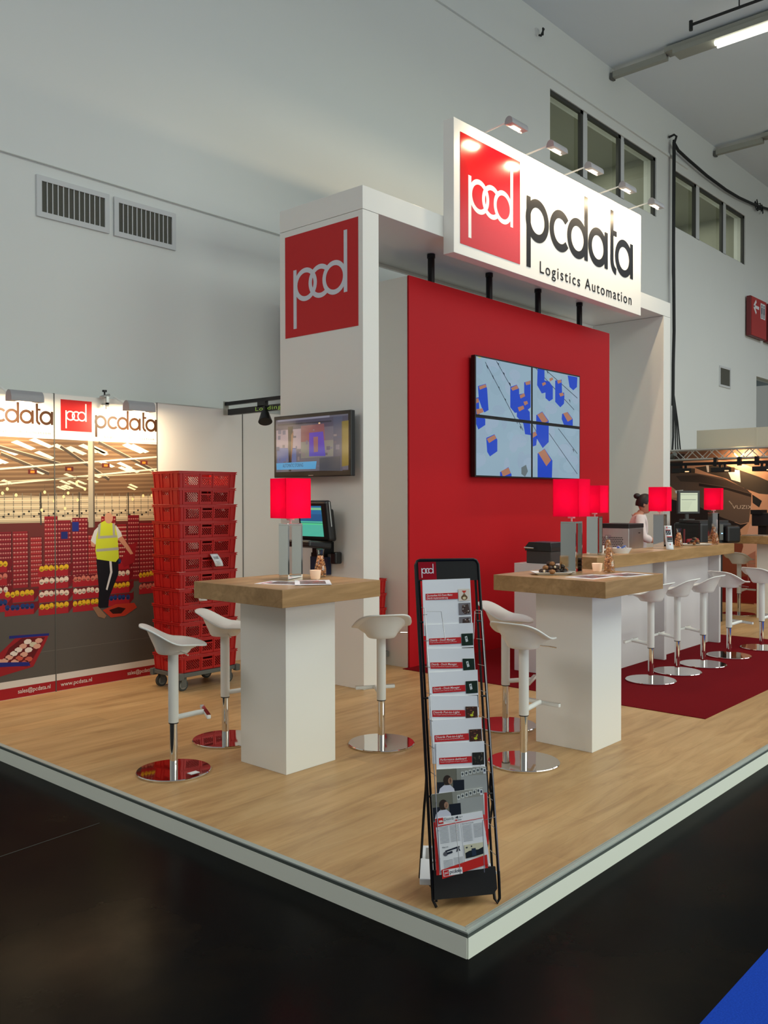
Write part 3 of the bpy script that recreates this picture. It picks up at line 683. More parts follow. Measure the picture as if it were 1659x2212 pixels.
# ================================================================== screens
t = thing('video_wall', 'wall of four flush screens showing blue boxes, on the red cabin wall', 'screen', (7.287, 5.3565, 1.910))
P = Pic(); Wd, Hd = 2.113, 1.234
c = lambda *a: RGB(*a)
P.rect(7.287, 9.40, 1.910, 3.144, c(150, 178, 196), 0)
random.seed(5)
for k in range(70):
    x, z = random.uniform(7.3, 9.38), random.uniform(1.93, 3.1); P.disc((x, z), random.uniform(.05, .16), random.uniform(.04, .1), random.choice([c(154, 181, 199), c(150, 174, 195), c(157, 179, 200), c(147, 175, 193)]), n=10, z=1)
for a, b in [(7.462, 3.087), (8.060, 2.496)] , [(7.661, 3.119), (8.448, 2.418)], [(8.401, 3.138), (9.257, 2.733)], [(8.661, 3.120), (9.333, 2.875)], [(8.701, 2.426), (9.334, 1.980)], [(8.902, 2.490), (9.334, 2.220)], [(8.078, 2.522), (8.169, 2.427)]:
    P.line(a, b, .008, c(38, 52, 66), 2)
for a in [(7.494, 3.039), (7.593, 2.949), (7.703, 2.845), (7.822, 2.729), (7.694, 3.089), (7.797, 2.999), (7.909, 2.903), (8.661, 3.110), (9.151, 2.828), (9.237, 2.255), (8.114, 2.454)]: P.poly([(a[0]-.02, a[1]+.02), (a[0]+.012, a[1]+.01), (a[0]+.02, a[1]-.025)], c(30, 44, 58), 3)
BL, BL2, TN = c(30, 72, 196), c(22, 56, 166), c(176, 122, 98)
def pillar(tp, body, z0=4):
    P.poly(body, BL, z0); n = len(body); P.poly(tp, TN, z0+2)
pillar([(7.349, 2.826), (7.462, 2.860), (7.486, 2.834), (7.365, 2.795)], [(7.333, 2.829), (7.470, 2.866), (7.494, 2.816), (7.519, 2.600), (7.445, 2.571), (7.397, 2.619), (7.348, 2.699)])
pillar([(7.269, 2.693), (7.340, 2.708), (7.348, 2.667), (7.269, 2.642)], [(7.269, 2.702), (7.348, 2.718), (7.364, 2.522), (7.461, 2.505), (7.461, 2.444), (7.340, 2.390), (7.269, 2.493)])
pillar([(7.300, 2.593), (7.413, 2.611), (7.429, 2.574), (7.316, 2.538)], [(7.269, 2.516), (7.445, 2.528), (7.461, 2.444), (7.340, 2.390)], 5)
pillar([(7.927, 2.865), (8.042, 2.906), (8.078, 2.874), (7.962, 2.839)], [(7.918, 2.874), (8.042, 2.911), (8.087, 2.870), (8.096, 2.622), (8.006, 2.606), (7.918, 2.659)])
pillar([(8.205, 2.951), (8.307, 2.981), (8.307, 2.941), (8.224, 2.923)], [(8.187, 2.950), (8.316, 2.982), (8.316, 2.689), (8.205, 2.630), (8.187, 2.679)])
pillar([(8.096, 2.801), (8.187, 2.834), (8.205, 2.801), (8.114, 2.768)], [(8.087, 2.811), (8.205, 2.836), (8.233, 2.773), (8.224, 2.556), (8.096, 2.573)], 5)
pillar([(8.060, 2.669), (8.169, 2.698), (8.187, 2.664), (8.087, 2.627)], [(8.042, 2.658), (8.187, 2.699), (8.298, 2.637), (8.316, 2.385), (8.205, 2.389), (8.169, 2.502), (8.042, 2.569)], 6)
pillar([(8.169, 2.738), (8.242, 2.754), (8.261, 2.725), (8.196, 2.700)], [(8.169, 2.738), (8.261, 2.755), (8.270, 2.685), (8.178, 2.678)], 8)
pillar([(8.701, 3.041), (8.770, 3.064), (8.790, 3.040), (8.720, 3.012)], [(8.458, 3.129), (8.602, 3.135), (8.602, 3.011), (8.701, 3.010), (8.780, 2.955), (8.780, 2.819), (8.701, 2.786), (8.622, 2.816), (8.622, 2.878), (8.544, 2.861), (8.448, 2.944)])
pillar([(8.544, 2.974), (8.612, 2.996), (8.632, 2.972), (8.564, 2.945)], [(8.525, 2.972), (8.632, 2.993), (8.642, 2.921), (8.544, 2.902)], 7)
pillar([(8.871, 3.037), (8.953, 3.056), (8.973, 3.026), (8.891, 3.002)], [(8.830, 3.033), (8.973, 3.058), (8.984, 2.899), (9.035, 2.872), (9.025, 2.786), (8.943, 2.737), (8.831, 2.791)])
pillar([(8.912, 2.893), (8.994, 2.911), (9.025, 2.882), (8.942, 2.859)], [(8.902, 2.892), (9.025, 2.914), (9.035, 2.861), (8.922, 2.841)], 7)
P.poly([(9.108, 3.120), (9.332, 3.121), (9.322, 3.005), (9.236, 2.959), (9.151, 2.989)], BL, 4)
pillar([(8.448, 2.617), (8.554, 2.655), (8.681, 2.561), (8.564, 2.532)], [(8.429, 2.611), (8.554, 2.661), (8.691, 2.566), (8.691, 2.327), (8.564, 2.254), (8.429, 2.365)])
pillar([(9.004, 2.672), (9.098, 2.695), (9.215, 2.622), (9.109, 2.583)], [(8.984, 2.665), (9.109, 2.696), (9.225, 2.623), (9.226, 2.514), (9.025, 2.540), (8.974, 2.606)])
pillar([(8.326, 2.396), (8.410, 2.431), (8.448, 2.392), (8.344, 2.351)], [(8.316, 2.405), (8.420, 2.431), (8.448, 2.366), (8.429, 2.279), (8.326, 2.254)])
pillar([(8.468, 2.198), (8.603, 2.245), (8.741, 2.125), (8.642, 2.054)], [(8.458, 2.188), (8.603, 2.250), (8.771, 2.121), (8.761, 1.921), (8.458, 1.921)])
pillar([(7.486, 2.303), (7.626, 2.353), (7.660, 2.317), (7.527, 2.262)], [(7.477, 2.312), (7.626, 2.358), (7.677, 2.303), (7.677, 2.183), (7.543, 2.125), (7.494, 2.171)])
pillar([(7.745, 1.977), (7.883, 2.019), (7.927, 1.961), (7.779, 1.919)], [(7.727, 1.967), (7.883, 2.024), (7.944, 1.942), (7.935, 1.917), (7.727, 1.913)])
P.poly([(8.132, 2.026), (8.224, 2.058), (8.261, 1.988), (8.205, 1.927), (8.132, 1.956)], c(104, 118, 122), 4)
P.p.append(([(7.317, 3.126), (7.405, 3.132), (7.365, 3.113)], c(190, 190, 110), 9))
obj('mount', MB().box(.1, 2.0, -.03, -.0, .1, 1.1), M['black_metal'], t)
for i in range(2):
    for j in range(2):
        x0, z0 = i*Wd/2, j*Hd/2
        s_ = obj('display', MB().box(x0+.001, x0+Wd/2-.001, -.08, -.03, z0+.001, z0+Hd/2-.001), M['black'], t, bevel=.002)
        g = .017
        Q = Pic(); a0, a1, b0, b1 = 7.287+x0+g, 7.287+x0+Wd/2-g, 1.910+z0+g, 1.910+z0+Hd/2-g
        for pts, col, z in P.p:
            pts = clip(pts, a0, a1)
            if len(pts) < 3: continue
            q = [(v, u) for u, v in pts]; q = clip(q, b0, b1)
            if len(q) >= 3: Q.poly([(u, v) for v, u in q], col, z)
        Q.build('picture', (-7.287, -.081, -1.910), (1, 0, 0), (0, 0, 1), (0, -1, 0), M['screen'], s_, .0003)
        s_.children[0].location = (0, 0, 0)

t = thing('television', 'flat television on the left side of the white column', 'television', (PX0, 5.53, 2.15))
obj('housing', MB().box(-.115, -.065, -.477, .477, -.272, .272), M['black'], t, bevel=.006)
obj('wall_bracket', MB().box(-.065, 0, -.15, .15, -.12, .12), M['black_metal'], t)
P = Pic()
T_ = [(-5.978, 2.390), (-5.084, 2.392), (-5.075, 1.920), (-5.956, 1.928)]
P.rect(T_[0][0], T_[1][0], T_[3][1], T_[0][1], c(92, 90, 104), 0)
P.poly([(-5.972, 2.373), (-5.084, 2.377), (-5.084, 2.297), (-5.973, 2.299)], c(70, 66, 84), 1)
P.poly([(-5.973, 2.299), (-5.653, 2.298), (-5.654, 2.122), (-5.974, 2.143)], c(150, 132, 142), 1); P.poly([(-5.967, 2.142), (-5.713, 2.132), (-5.714, 2.003), (-5.962, 2.010)], c(88, 104, 150), 1)
P.poly([(-5.653, 2.322), (-5.367, 2.325), (-5.357, 2.168), (-5.654, 2.162)], c(124, 80, 84), 1); P.poly([(-5.654, 2.182), (-5.257, 2.183), (-5.258, 2.048), (-5.654, 2.041)], c(116, 116, 110), 2)
P.poly([(-5.256, 2.376), (-5.148, 2.377), (-5.150, 1.921), (-5.258, 1.924)], c(74, 76, 96), 2); P.poly([(-5.159, 2.332), (-5.079, 2.335), (-5.080, 1.965), (-5.160, 1.956)], c(122, 104, 44), 2)
P.poly([(-5.820, 2.323), (-5.754, 2.324), (-5.780, 1.932), (-5.810, 1.933)], c(28, 28, 34), 3); P.poly([(-5.778, 2.248), (-5.748, 2.287), (-5.761, 2.126), (-5.785, 2.005)], c(122, 84, 60), 4)
P.poly([(-5.549, 2.256), (-5.378, 2.259), (-5.351, 2.051), (-5.550, 2.054)], c(70, 60, 168), 4); P.poly([(-5.497, 2.218), (-5.440, 2.219), (-5.441, 2.090), (-5.492, 2.087)], c(132, 96, 96), 5)
P.poly([(-5.424, 2.034), (-5.176, 2.045), (-5.177, 1.922), (-5.425, 1.928)], c(62, 68, 80), 3); P.poly([(-5.954, 2.388), (-5.300, 2.391), (-5.300, 2.375), (-5.954, 2.372)], c(132, 130, 146), 3); P.poly([(-5.954, 2.351), (-5.278, 2.347), (-5.278, 2.335), (-5.954, 2.339)], c(40, 40, 52), 3)
P.poly([(-5.974, 2.007), (-5.458, 2.011), (-5.470, 1.945), (-5.969, 1.949)], c(78, 158, 206), 6)
for k in range(40): 
    a = random.uniform(T_[0][0], T_[1][0]-.1); b = random.uniform(T_[3][1], T_[0][1]-.06); P.rect(a, a+random.uniform(.01, .05), b, b+random.uniform(.01, .05), random.choice([c(100, 98, 116), c(84, 80, 96), c(120, 110, 116), c(70, 76, 104)]), 2)
E = Pic(); q = [(-5.888, 1.976), (-5.626, 1.981)]; E.text('AUTOMATIC STORING', q[0][0], q[0][1]-.008, .030, c(20, 60, 90), width=q[1][0]-q[0][0]); P.p += [(a, b, 7) for a, b, z in E.p]
P.disc([(-5.423, 2.332)][0], .012, .006, c(255, 214, 160), z=8)
P.build('picture', (-.1155, -5.53, -2.15), (0, -1, 0), (0, 0, 1), (-1, 0, 0), M['screen'], t, .0002)
obj('maker_badge', MB().box(-.118, -.1155, -.03, .03, -.262, -.256), M['alu'], t)

# touch terminal under the television
t = thing('touch_terminal', 'black touch terminal with turquoise screen on the column under the television', 'terminal', (PX0, 5.42, 1.50))
R_ = Matrix.Rotation(math.radians(-8), 3, 'Y')
obj('housing', MB().box(-.20, -.13, -.18, .18, -.14, .20, R_).box(-.13, -.07, -.14, .15, -.16, .12, R_), M['black'], t, bevel=.02)
P = Pic(); P.rect(-.145, .12, -.10, .16, c(84, 188, 164), 0); P.rect(-.145, .12, .09, .16, c(44, 110, 160), 1); P.rect(-.145, .12, .125, .145, c(128, 196, 150), 2); P.rect(-.145, .12, .03, .09, c(40, 92, 140), 1); P.rect(-.145, .12, .012, .016, c(40, 110, 100), 1); P.rect(-.145, .12, .0, .012, c(90, 214, 150), 1)
o = P.build('screen', (0, 0, 0), (0, -1, 0), (0, 0, 1), (-1, 0, 0), M['screen'], t, .0003); o.rotation_euler = (0, math.radians(-8), 0); o.location = R_ @ Vector((-.2025, 0, 0))
obj('side_trim', MB().box(-.17, -.16, -.186, -.18, -.02, .19, R_), M['alu'], t)
obj('keyboard_tray', MB().box(-.36, -.10, -.15, .22, -.245, -.19, Matrix.Rotation(math.radians(6), 3, 'Y')), M['black'], t, bevel=.015)
obj('arm', MB().box(-.16, 0, -.05, .05, -.28, -.18), M['black_metal'], t)
obj('card_holder', MB().box(-.05, -.006, -.02, .19, -.46, -.31), M['blue'], t)['label'] = 'dark blue holder'
obj('scanner', MB().box(-.10, -.02, -.17, -.10, -.36, -.26), M['black'], t, bevel=.012)
obj('power_block', MB().box(-.05, -.006, .02, .18, -.31, -.275), M['black_metal'], t)

# light track with LED text board behind the column
t = thing('light_track', 'black light track on two rails reaching from the column to the back wall', 'track', (5.42, 6.052, 2.60))
obj('rail', MB().box(-.02, .02, .0, .852, .0, .032), M['black_metal'], t)
obj('adapter', MB().box(-.02, .02, .25, .36, -.05, -.0), M['black'], t)
obj('wall_plate', MB().box(-.03, .03, .845, .856, -.09, .04), M['fixture'], t)
t = thing('led_board', 'long black board with green dotted letters hung under the light track', 'display', (5.42, 6.052, 2.515))
obj('case', MB().box(-.02, .02, .0, .80, -.012, .045), M['black'], t)
P = Pic(); P.text('Loading', .0, 0, .036, RGB(120, 150, 60), width=.36, spacing=1.1)
o = P.build('led_text', (-.0215, .385, 0), (0, -1, 0), (0, 0, 1), (-1, 0, 0), M['screen'], t)
t = thing('track_spotlight', 'black cone spotlight hanging from the light track', 'lamp', (5.38, 6.28, 2.49))
obj('shade', MB().cyl((0, 0, .0), (-.03, -.04, -.09), .035, .065, n=20), M['black_metal'], t, smooth=True)
obj('yoke', MB().box(-.012, .012, -.012, .012, 0, .06), M['black'], t)

# ================================================================== high tables
def high_table(cx, cy, sx, sy, label, px=.40, py=.408, top=1.192):
    t = thing('high_table', label, 'table', (cx, cy, ZP), 0, 'high tables')
    obj('pedestal', MB().box(-px/2, px/2, -py/2, py/2, 0, top-ZP-.10), M['white_gloss'], t, bevel=.002)
    obj('tabletop', MB().box(-sx/2, sx/2, -sy/2, sy/2, top-ZP-.10, top-ZP), M['top_wood'], t, bevel=.003)
    return t
TZ = 1.192
high_table(3.607, 4.007, .795, .795, 'high table nearest the left, white pedestal and thick oak top')
high_table(5.165, 2.908, .79, .80, 'high table right of the brochure stand, white pedestal and thick oak top', .39, .408)
high_table(12.287, 3.95, .79, .79, 'far high table at the right picture edge, behind the bar stools', .40, .40, TZ)

# ================================================================== bar stools
def seat_h(x, y):
    b = max(0, min(1, (-x+.035)/.225)); b = b*b*(3-2*b)
    fr = max(0, (x-.05)/.15)
    return .112*b - .012*fr*fr + .018*(abs(y)/.2)**2*(1-b)
def seat_ring(q, n=52):
    out = []
    for k in range(n):
        a = 2*PI*k/n; ca, sa = math.cos(a), math.sin(a); e = 2.3
        rr = .198/((abs(ca)**e + abs(sa)**e)**(1/e))*.97*q
        out.append((rr*ca, rr*sa*(1-.08*max(0, ca))))
    return out
def seat_surface(nr=12, n=52):
    m = MB(); m.v = [(0, 0, seat_h(0, 0))]
    for i in range(1, nr+1): m.v += [(x, y, seat_h(x, y)) for x, y in seat_ring(i/nr, n)]
    m.f = [(0, 1+k, 1+(k+1) % n) for k in range(n)] + [(1+i*n+k, 1+(i+1)*n+k, 1+(i+1)*n+(k+1) % n, 1+i*n+(k+1) % n) for i in range(nr-1) for k in range(n)]
    return m
def seat_shell(n=52):
    # moulded underside: from inside the rim down to the flat mount round the pole
    m = MB(); R = [(.82, -.006, 0), (.74, -.014, .20), (.66, -.022, .45), (.58, -.029, .72), (.53, -.036, .92), (.50, -.046, 1.), (.45, -.056, 1.), (.0, -.056, 1.)]
    for q, dz, fl in R:
        m.v += [(x, y, (seat_h(x, y)+.752)*(1-fl) + .752*fl + dz) for x, y in seat_ring(max(q, .001), n)]
    m.f = [(i*n+k, i*n+(k+1) % n, (i+1)*n+(k+1) % n, (i+1)*n+k) for i in range(len(R)-1) for k in range(n)]
    return m
def make_stool(label):
    t = thing('bar_stool', label, 'stool', group='white bar stools')
    obj('base_plate', MB().lathe([(.0, .0), (.212, .0), (.215, .004), (.215, .010), (.211, .0135), (.0, .0145)], n=56), M['chrome'], t, smooth=True)
    obj('lift_column', MB().cyl((0, 0, .012), (0, 0, .36), .0235, n=28), M['chrome'], t, smooth=True)
    obj('pole', MB().lathe([(.029, .290), (.030, .293), (.030, .70), (.0, .70)], n=28), M['tube'], t, smooth=True)
    obj('collar', MB().cyl((0, 0, .284), (0, 0, .293), .0285, n=28), M['black'], t, smooth=True)
    fr = obj('footrest_arm', MB().tube([(.02, 0, .318), (.08, 0, .326), (.135, 0, .334), (.175, 0, .336)], .0155, 12), M['tube'], t, smooth=True)
    fb = obj('footrest_bar', MB().box(.172, .196, -.135, .135, .322, .346), M['tube'], fr, bevel=.006)
    fb['label'] = 'white footrest crossbar'
    obj('tread_strip', MB().box(.172, .195, -.134, .134, .3462, .3478), M['chrome'], fr)
    s = obj('seat', seat_surface(), M['stool'], t, smooth=True, loc=(0, 0, .752))
    md = s.modifiers.new('thick', 'SOLIDIFY'); md.thickness = .009; md.offset = -1
    obj('seat_mount', seat_shell(), M['stool'], t, smooth=True)
    obj('lever', MB().tube([(.03, -.09, .715), (.05, -.15, .712), (.06, -.19, .708)], .004, 6), M['chrome'], t)
    return t
ST = [(3.02, 4.348, -28, 'leftmost white bar stool, left of the nearer high table'),
      (3.644, 4.664, -45, 'white bar stool behind the left high table, in front of the red crate stack'),
      (4.253, 3.827, 55, 'white bar stool right of the left high table, in front of the column'),
      (5.169, 3.483, -68, 'white bar stool behind the high table right of the brochure stand'),
      (4.516, 2.912, -2, 'white bar stool just right of the brochure stand, front one of the pair'),
      (7.271, 3.391, 92, 'first white bar stool along the counter, nearest the high table'),
      (7.79, 3.379, 92, 'second white bar stool along the counter, counted from the high table'),
      (8.30, 3.346, 90, 'third white bar stool along the counter, in front of its end panel'),
      (8.93, 3.336, -22, 'fourth white bar stool along the counter, turned away from it'),
      (9.62, 3.25, -20, 'fifth white bar stool along the counter, nearest the right picture edge'),
      (12.304, 4.46, -12, 'farthest white bar stool, beyond the counter by the far high table')]
s0 = make_stool(ST[0][3]); s0.location = (ST[0][0], ST[0][1], ZP); s0.rotation_euler = (0, 0, math.radians(ST[0][2]))
for x, y, a, lab in ST[1:]:
    z = ZP + (.005 if 6.27 < x < 10.3 and y < 5.37 and y > 2.51 else 0)
    dup(s0, (x, y, z), math.radians(a), lab)
tag(obj('care_sticker', MB().box(-.03, .03, -.02, .02, 0, .0006), M['paper'], loc=(3.055, 4.205, ZP+.0150)), 'small white sticker on the base of the leftmost bar stool', 'sticker')

# ================================================================== counter
CT = 1.183
t = thing('bar_counter', 'long white bar counter with projecting end panels, under the oak worktop', 'counter', (6.91, 3.848, ZP+.005))
g = ZP+.005
obj('front_panel', MB().box(0, 2.83, 0, .03, 0, CT-.11-g), M['counter_shaded_white'], t)
obj('side_panel', MB().box(0, .03, .03, .71, 0, 1.094-g), M['counter_shaded_white'], t)
obj('side_panel', MB().box(2.80, 2.83, .03, .71, 0, 1.094-g), M['counter_shaded_white'], t)
obj('back_shelf', MB().box(.03, 2.80, .24, .71, 1.07-g, 1.094-g), M['counter_shaded_white'], t)
obj('plinth', MB().box(.03, 2.80, .60, .70, 0, 1.07-g), M['counter_shaded_white'], t)
for x in (.03, 1.385, 2.78): obj('end_panel', MB().box(x, x+.05, -.118, 0, 0, CT-.11-g), M['counter_shaded_white'], t, bevel=.002)
tag(obj('worktop', MB().box(6.865, 10.03, 3.69, 4.055, CT-.11, CT), M['top_wood'], bevel=.003), 'long thick oak worktop lying on the white bar counter', 'worktop')

# ================================================================== table lamps
def make_lamp(label):
    t = thing('table_lamp', label, 'lamp', group='red shaded table lamps'); a, h, th = .0525, .345, .010
    obj('base_plate', MB().box(-a, a, -a, a, .0, .022), M['chrome'], t, bevel=.001)
    obj('side_plate', MB().box(-a, -a+th, -a, a, .022, h-.012), M['chrome'], t)
    obj('side_plate', MB().box(a-th, a, -a, a, .022, h-.012), M['chrome'], t)
    obj('top_plate', MB().box(-a, a, -a, a, h-.012, h), M['chrome'], t, bevel=.001)
    obj('stem', MB().cyl((0, 0, h), (0, 0, h+.10), .006, n=12).cyl((0, 0, h+.02), (0, 0, h+.045), .024, n=20), M['tube'], t, smooth=True)
    obj('bulb', MB().ball((0, 0, h+.135), .012, .012, .022, 14, 10), M['bulb'], t, smooth=True)
    s, z0, z1, w_ = .0895, h+.032, h+.275, .0015
    m = MB().box(-s, s, -s, -s+w_, z0, z1).box(-s, s, s-w_, s, z0, z1).box(-s, -s+w_, -s, s, z0, z1).box(s-w_, s, -s, s, z0, z1)
    sh = obj('lamp_shade', m, M['shade'], t)
    l = bpy.data.lights.new('lamp_light', 'POINT'); l.energy = 9.0; l.shadow_soft_size = .028; l.color = (1, .82, .78)
    o = bpy.data.objects.new('lamp_light', l); C.objects.link(o); o.parent = t; o.location = (0, 0, h+.135)
    return t
M['bulb'] = mat('lit_bulb', (1, 1, 1), .5, emit=(1, .8, .55, 1), estr=3.)
LAMPS = [(3.668, 4.046, TZ, -9.7, 'red shaded table lamp on the left high table'),
         (5.127, 2.940, TZ, 5, 'red shaded table lamp on the high table right of the brochure stand'),
         (7.165, 3.875, CT, 4, 'red shaded table lamp at the near end of the counter, half hidden behind another'),
         (8.535, 3.885, CT, 8, 'red shaded table lamp in the middle of the counter beside the woman'),
         (9.965, 3.90, CT, 12, 'red shaded table lamp at the far end of the counter'),
         (12.22, 3.91, TZ, 10, 'red shaded table lamp on the far table, cut by the right picture edge')]
l0 = make_lamp(LAMPS[0][4]); l0.location = LAMPS[0][:3]; l0.rotation_euler = (0, 0, math.radians(LAMPS[0][3]))
for x, y, z, a, lab in LAMPS[1:]: dup(l0, (x, y, z), math.radians(a), lab)

# ================================================================== things on the tables
def carafe(x, y, z, fill, label, k=1.):
    t = thing('carafe', label, 'carafe', (x, y, z), 0, 'glass carafes of nuts')
    pr = [(.0, .002), (.034, .002), (.038, .008), (.0375, .05), (.033, .08), (.026, .105), (.0205, .128), (.0205, .150), (.026, .178)]
    pr = [(a*k, b*k) for a, b in pr]; inner = [(max(a-.002, 0), b+.002) for a, b in pr[:-1]] + [pr[-1]]
    obj('glass_body', MB().lathe(pr, n=24), M['glass'], t, smooth=True)
    rn = random.Random(int(x*1000)); m = MB()
    def rad(zz):
        for (a, b), (c_, d_) in zip(pr[1:], pr[2:]):
            if b <= zz <= d_: return a + (c_-a)*(zz-b)/(d_-b)
        return pr[-1][0]
    zz = .010*k
    while zz < fill*k:
        R0 = max(rad(zz) - .0075*k, .006)
        for q in range(11):
            an = rn.uniform(0, 2*PI); rr = R0*(1 if q < 6 else rn.random()*.6)
            m.ball((rr*math.cos(an), rr*math.sin(an), zz+rn.uniform(-.002, .006)), .0075*k, .006*k, .0052*k, 6, 4, Matrix.Rotation(rn.uniform(0, 3), 3, Vector((rn.random(), rn.random(), rn.random()+.1))))
        zz += .0065*k
    o = obj('nut_filling', m, M['nuts'], t, smooth=True); o['kind'] = 'stuff'; o['label'] = 'mixed nuts filling'
    return t
carafe(3.905, 4.03, TZ, .13, 'tall glass carafe half full of nuts on the left high table')
carafe(5.375, 2.80, TZ, .165, 'tall glass carafe full of nuts on the high table right of the brochure stand')
carafe(7.225, 3.775, CT, .13, 'glass carafe of nuts on the counter in front of the steel cooler')
carafe(8.86, 3.83, CT, .13, 'glass carafe of nuts on the counter right of the card holder', 1.1)
carafe(9.66, 3.76, CT, .12, 'glass carafe of nuts in front of the far counter lamp')
def cup(x, y, z, label, lit=True, name='tealight_cup'):
    t = thing(name, label, 'candle cup', (x, y, z), 0, 'white tealight cups')
    pr = [(.0, .0), (.026, .0), (.029, .004), (.035, .052), (.036, .056), (.033, .056), (.028, .012), (.0, .010)]
    obj('bowl', MB().lathe(pr, n=28), M['candle'], t, smooth=True)
    obj('foot_ring', MB().cyl((0, 0, -.0), (0, 0, .004), .028, n=24), M['chrome'], t)
    obj('candle', MB().cyl((0, 0, .012), (0, 0, .026), .019, n=18), M['paper'], t)
    return t
cup(3.785, 3.950, TZ, 'glowing white tealight cup on the left high table')
cup(5.425, 2.915, TZ, 'white tealight cup on the high table right of the brochure stand, beside its lamp')
def leaflet(name, x, y, z, a, wq, hq, label, seed, group='leaflets on the high tables'):
    t = thing(name, label, 'leaflet', (x, y, z), math.radians(a), group)
    obj('sheet', MB().box(-wq/2, wq/2, -hq/2, hq/2, 0, .0008), M['paper'], t)
    P = Pic(); rn = random.Random(seed); P.rect(-wq*.36, wq*.36, -hq*.34, hq*.30, RGB(110, 92, 90), 0)
    for k in range(16): xx = rn.uniform(-wq*.34, wq*.26); yy = rn.uniform(-hq*.32, hq*.24); P.rect(xx, xx+wq*.09, yy, yy+hq*.05, rn.choice([RGB(60, 50, 50), RGB(160, 120, 110), RGB(180, 60, 54), RGB(140, 140, 140)]), 1)
    P.rect(-wq*.40, wq*.2, hq*.35, hq*.41, RGB(196, 50, 46), 1)
    P.build('picture', (0, 0, .0010), (1, 0, 0), (0, 1, 0), (0, 0, 1), M['print'], t, .0003)
leaflet('leaflet', 3.49, 3.895, TZ+.0004, 20, .21, .30, 'white leaflet under another, left of the lamp foot on the left table', 1)
leaflet('leaflet', 3.60, 3.78, TZ+.003, -42, .21, .30, 'white leaflet with dark picture overhanging the front edge of the left table', 2)
leaflet('leaflet', 5.03, 2.735, TZ+.0004, -5, .30, .21, 'printed leaflet in front of the lamp on the table right of the brochure stand', 3)
leaflet('leaflet', 5.30, 2.64, TZ+.0004, -8, .30, .21, 'printed leaflet nearest the front corner of the table right of the brochure stand', 4)

def plate(x, y, z, rz, sx, sy, label):
    t = thing('plate', label, 'plate', (x, y, z), rz)
    vs = MB(); n = 4
    o_ = [(-sx, -sy), (sx, -sy), (sx, sy), (-sx, sy)]
    lay = [(.72, 0), (.95, .014), (1., .017), (.96, .019), (.72, .006)]
    for q, h in lay: vs.v += [(a*q, b*q, h) for a, b in o_]
    vs.f = [(i*4+k, i*4+(k+1) % 4, (i+1)*4+(k+1) % 4, (i+1)*4+k) for i in range(len(lay)-1) for k in range(4)] + [(3, 2, 1, 0), (16, 17, 18, 19)]
    obj('dish', vs, M['porcelain'], t, bevel=.003)
    return t
def biscuits(x, y, z, n, R0, where, seed, names):
    rn = random.Random(seed); k = 0; lev = 0
    while k < n:
        cnt = max(1, int((n*.55)*(.5**lev)+.5)); cnt = min(cnt, n-k)
        for q in range(cnt):
            an = 2*PI*(q+lev*.5)/cnt + rn.uniform(-.2, .2); rr = R0*(1-.38*lev)*(.92 if q % 3 else .6)
            kind = names[(q+lev) % len(names)]
            rx = .023; c_ = (x+rr*math.cos(an), y+rr*math.sin(an)*.62, z+.022+.024*lev)
            mm = MB().ball((0, 0, 0), rx*rn.uniform(.85, 1.1), rx*.9, rx*.68, 12, 8, Matrix.Rotation(rn.uniform(0, 3), 3, 'Z'), jit=.015)
            o = obj('praline' if kind != 'biscuit' else 'biscuit', mm, M['choc'] if kind != 'biscuit' else M['cookie'], smooth=True, loc=c_)
            if kind == 'filled':
                o2 = obj('cream_filling', MB().ball((-.012, -.010, .004), .010, .008, .009, 8, 6), M['nutcream'], o, smooth=True)
            side = ('front' if math.sin(an) < -.3 else 'back' if math.sin(an) > .3 else 'middle'); lr = ('left' if math.cos(an) < 0 else 'right')
            tag(o, '%s, %s layer, %s %s, on the plate %s' % ({'dark': 'dark praline', 'filled': 'cream filled praline', 'biscuit': 'brown biscuit'}[kind], ('bottom', 'second', 'third', 'top')[min(lev, 3)], side, lr, where), 'sweet', 'sweets on the plate ' + where)
            k += 1
        lev += 1
plate(5.02, 3.03, TZ, math.radians(-46), .125, .075, 'white rectangular plate of sweets on the high table right of the brochure stand')
biscuits(5.02, 3.03, TZ, 20, .085, 'beside the second lamp', 4, ['dark', 'filled', 'dark', 'biscuit'])
plate(9.33, 3.86, CT, math.radians(-48), .17, .08, 'white plate of biscuits near the far end of the counter')
biscuits(9.33, 3.86, CT, 12, .085, 'near the far counter lamp', 9, ['biscuit', 'biscuit', 'dark'])
# counter clutter
t = thing('tabletop_cooler', 'grey steel cooler with black lid and grille standing on the counter', 'cooler', (8.375, 4.235, 1.094))
obj('body', MB().box(-.165, .165, -.17, .17, 0, .295), M['steel'], t, bevel=.004)
obj('lid', MB().box(-.168, .168, -.173, .173, .295, .34), M['black'], t, bevel=.006)
gr = MB()
for i in range(8):
    for k in range(14):
        y = -.11 + k*.019 + (.009 if i % 2 else 0); gr.box(-.167, -.1652, y, y+.0125, .07+i*.018, .079+i*.018)
obj('grille', gr, M['black'], t)
obj('badge', MB().box(.05, .09, -.1715, -.1702, .24, .25), M['black'], t)
t = thing('waste_bin', 'dark grey bin with black swing lid behind the high table', 'bin', (7.085, 4.34, 1.094))
obj('body', MB().box(-.11, .11, -.13, .13, 0, .115), mat('dark_grey_body', srgb(58, 54, 52), .6), t, bevel=.006)
m_ = MB(); m_.extrude([(-.14, .115), (.14, .115), (.14, .15), (.10, .195), (-.13, .195), (-.14, .15)], (-.12, 0, 0), (0, 1, 0), (0, 0, 1), .24); obj('lid', m_, M['black'], t, bevel=.004)
obj('handle', MB().tube([(-.15, .10, .145), (-.16, .12, .145), (-.16, .02, .142), (-.13, .02, .142)], .006, 8), M['chrome'], t)
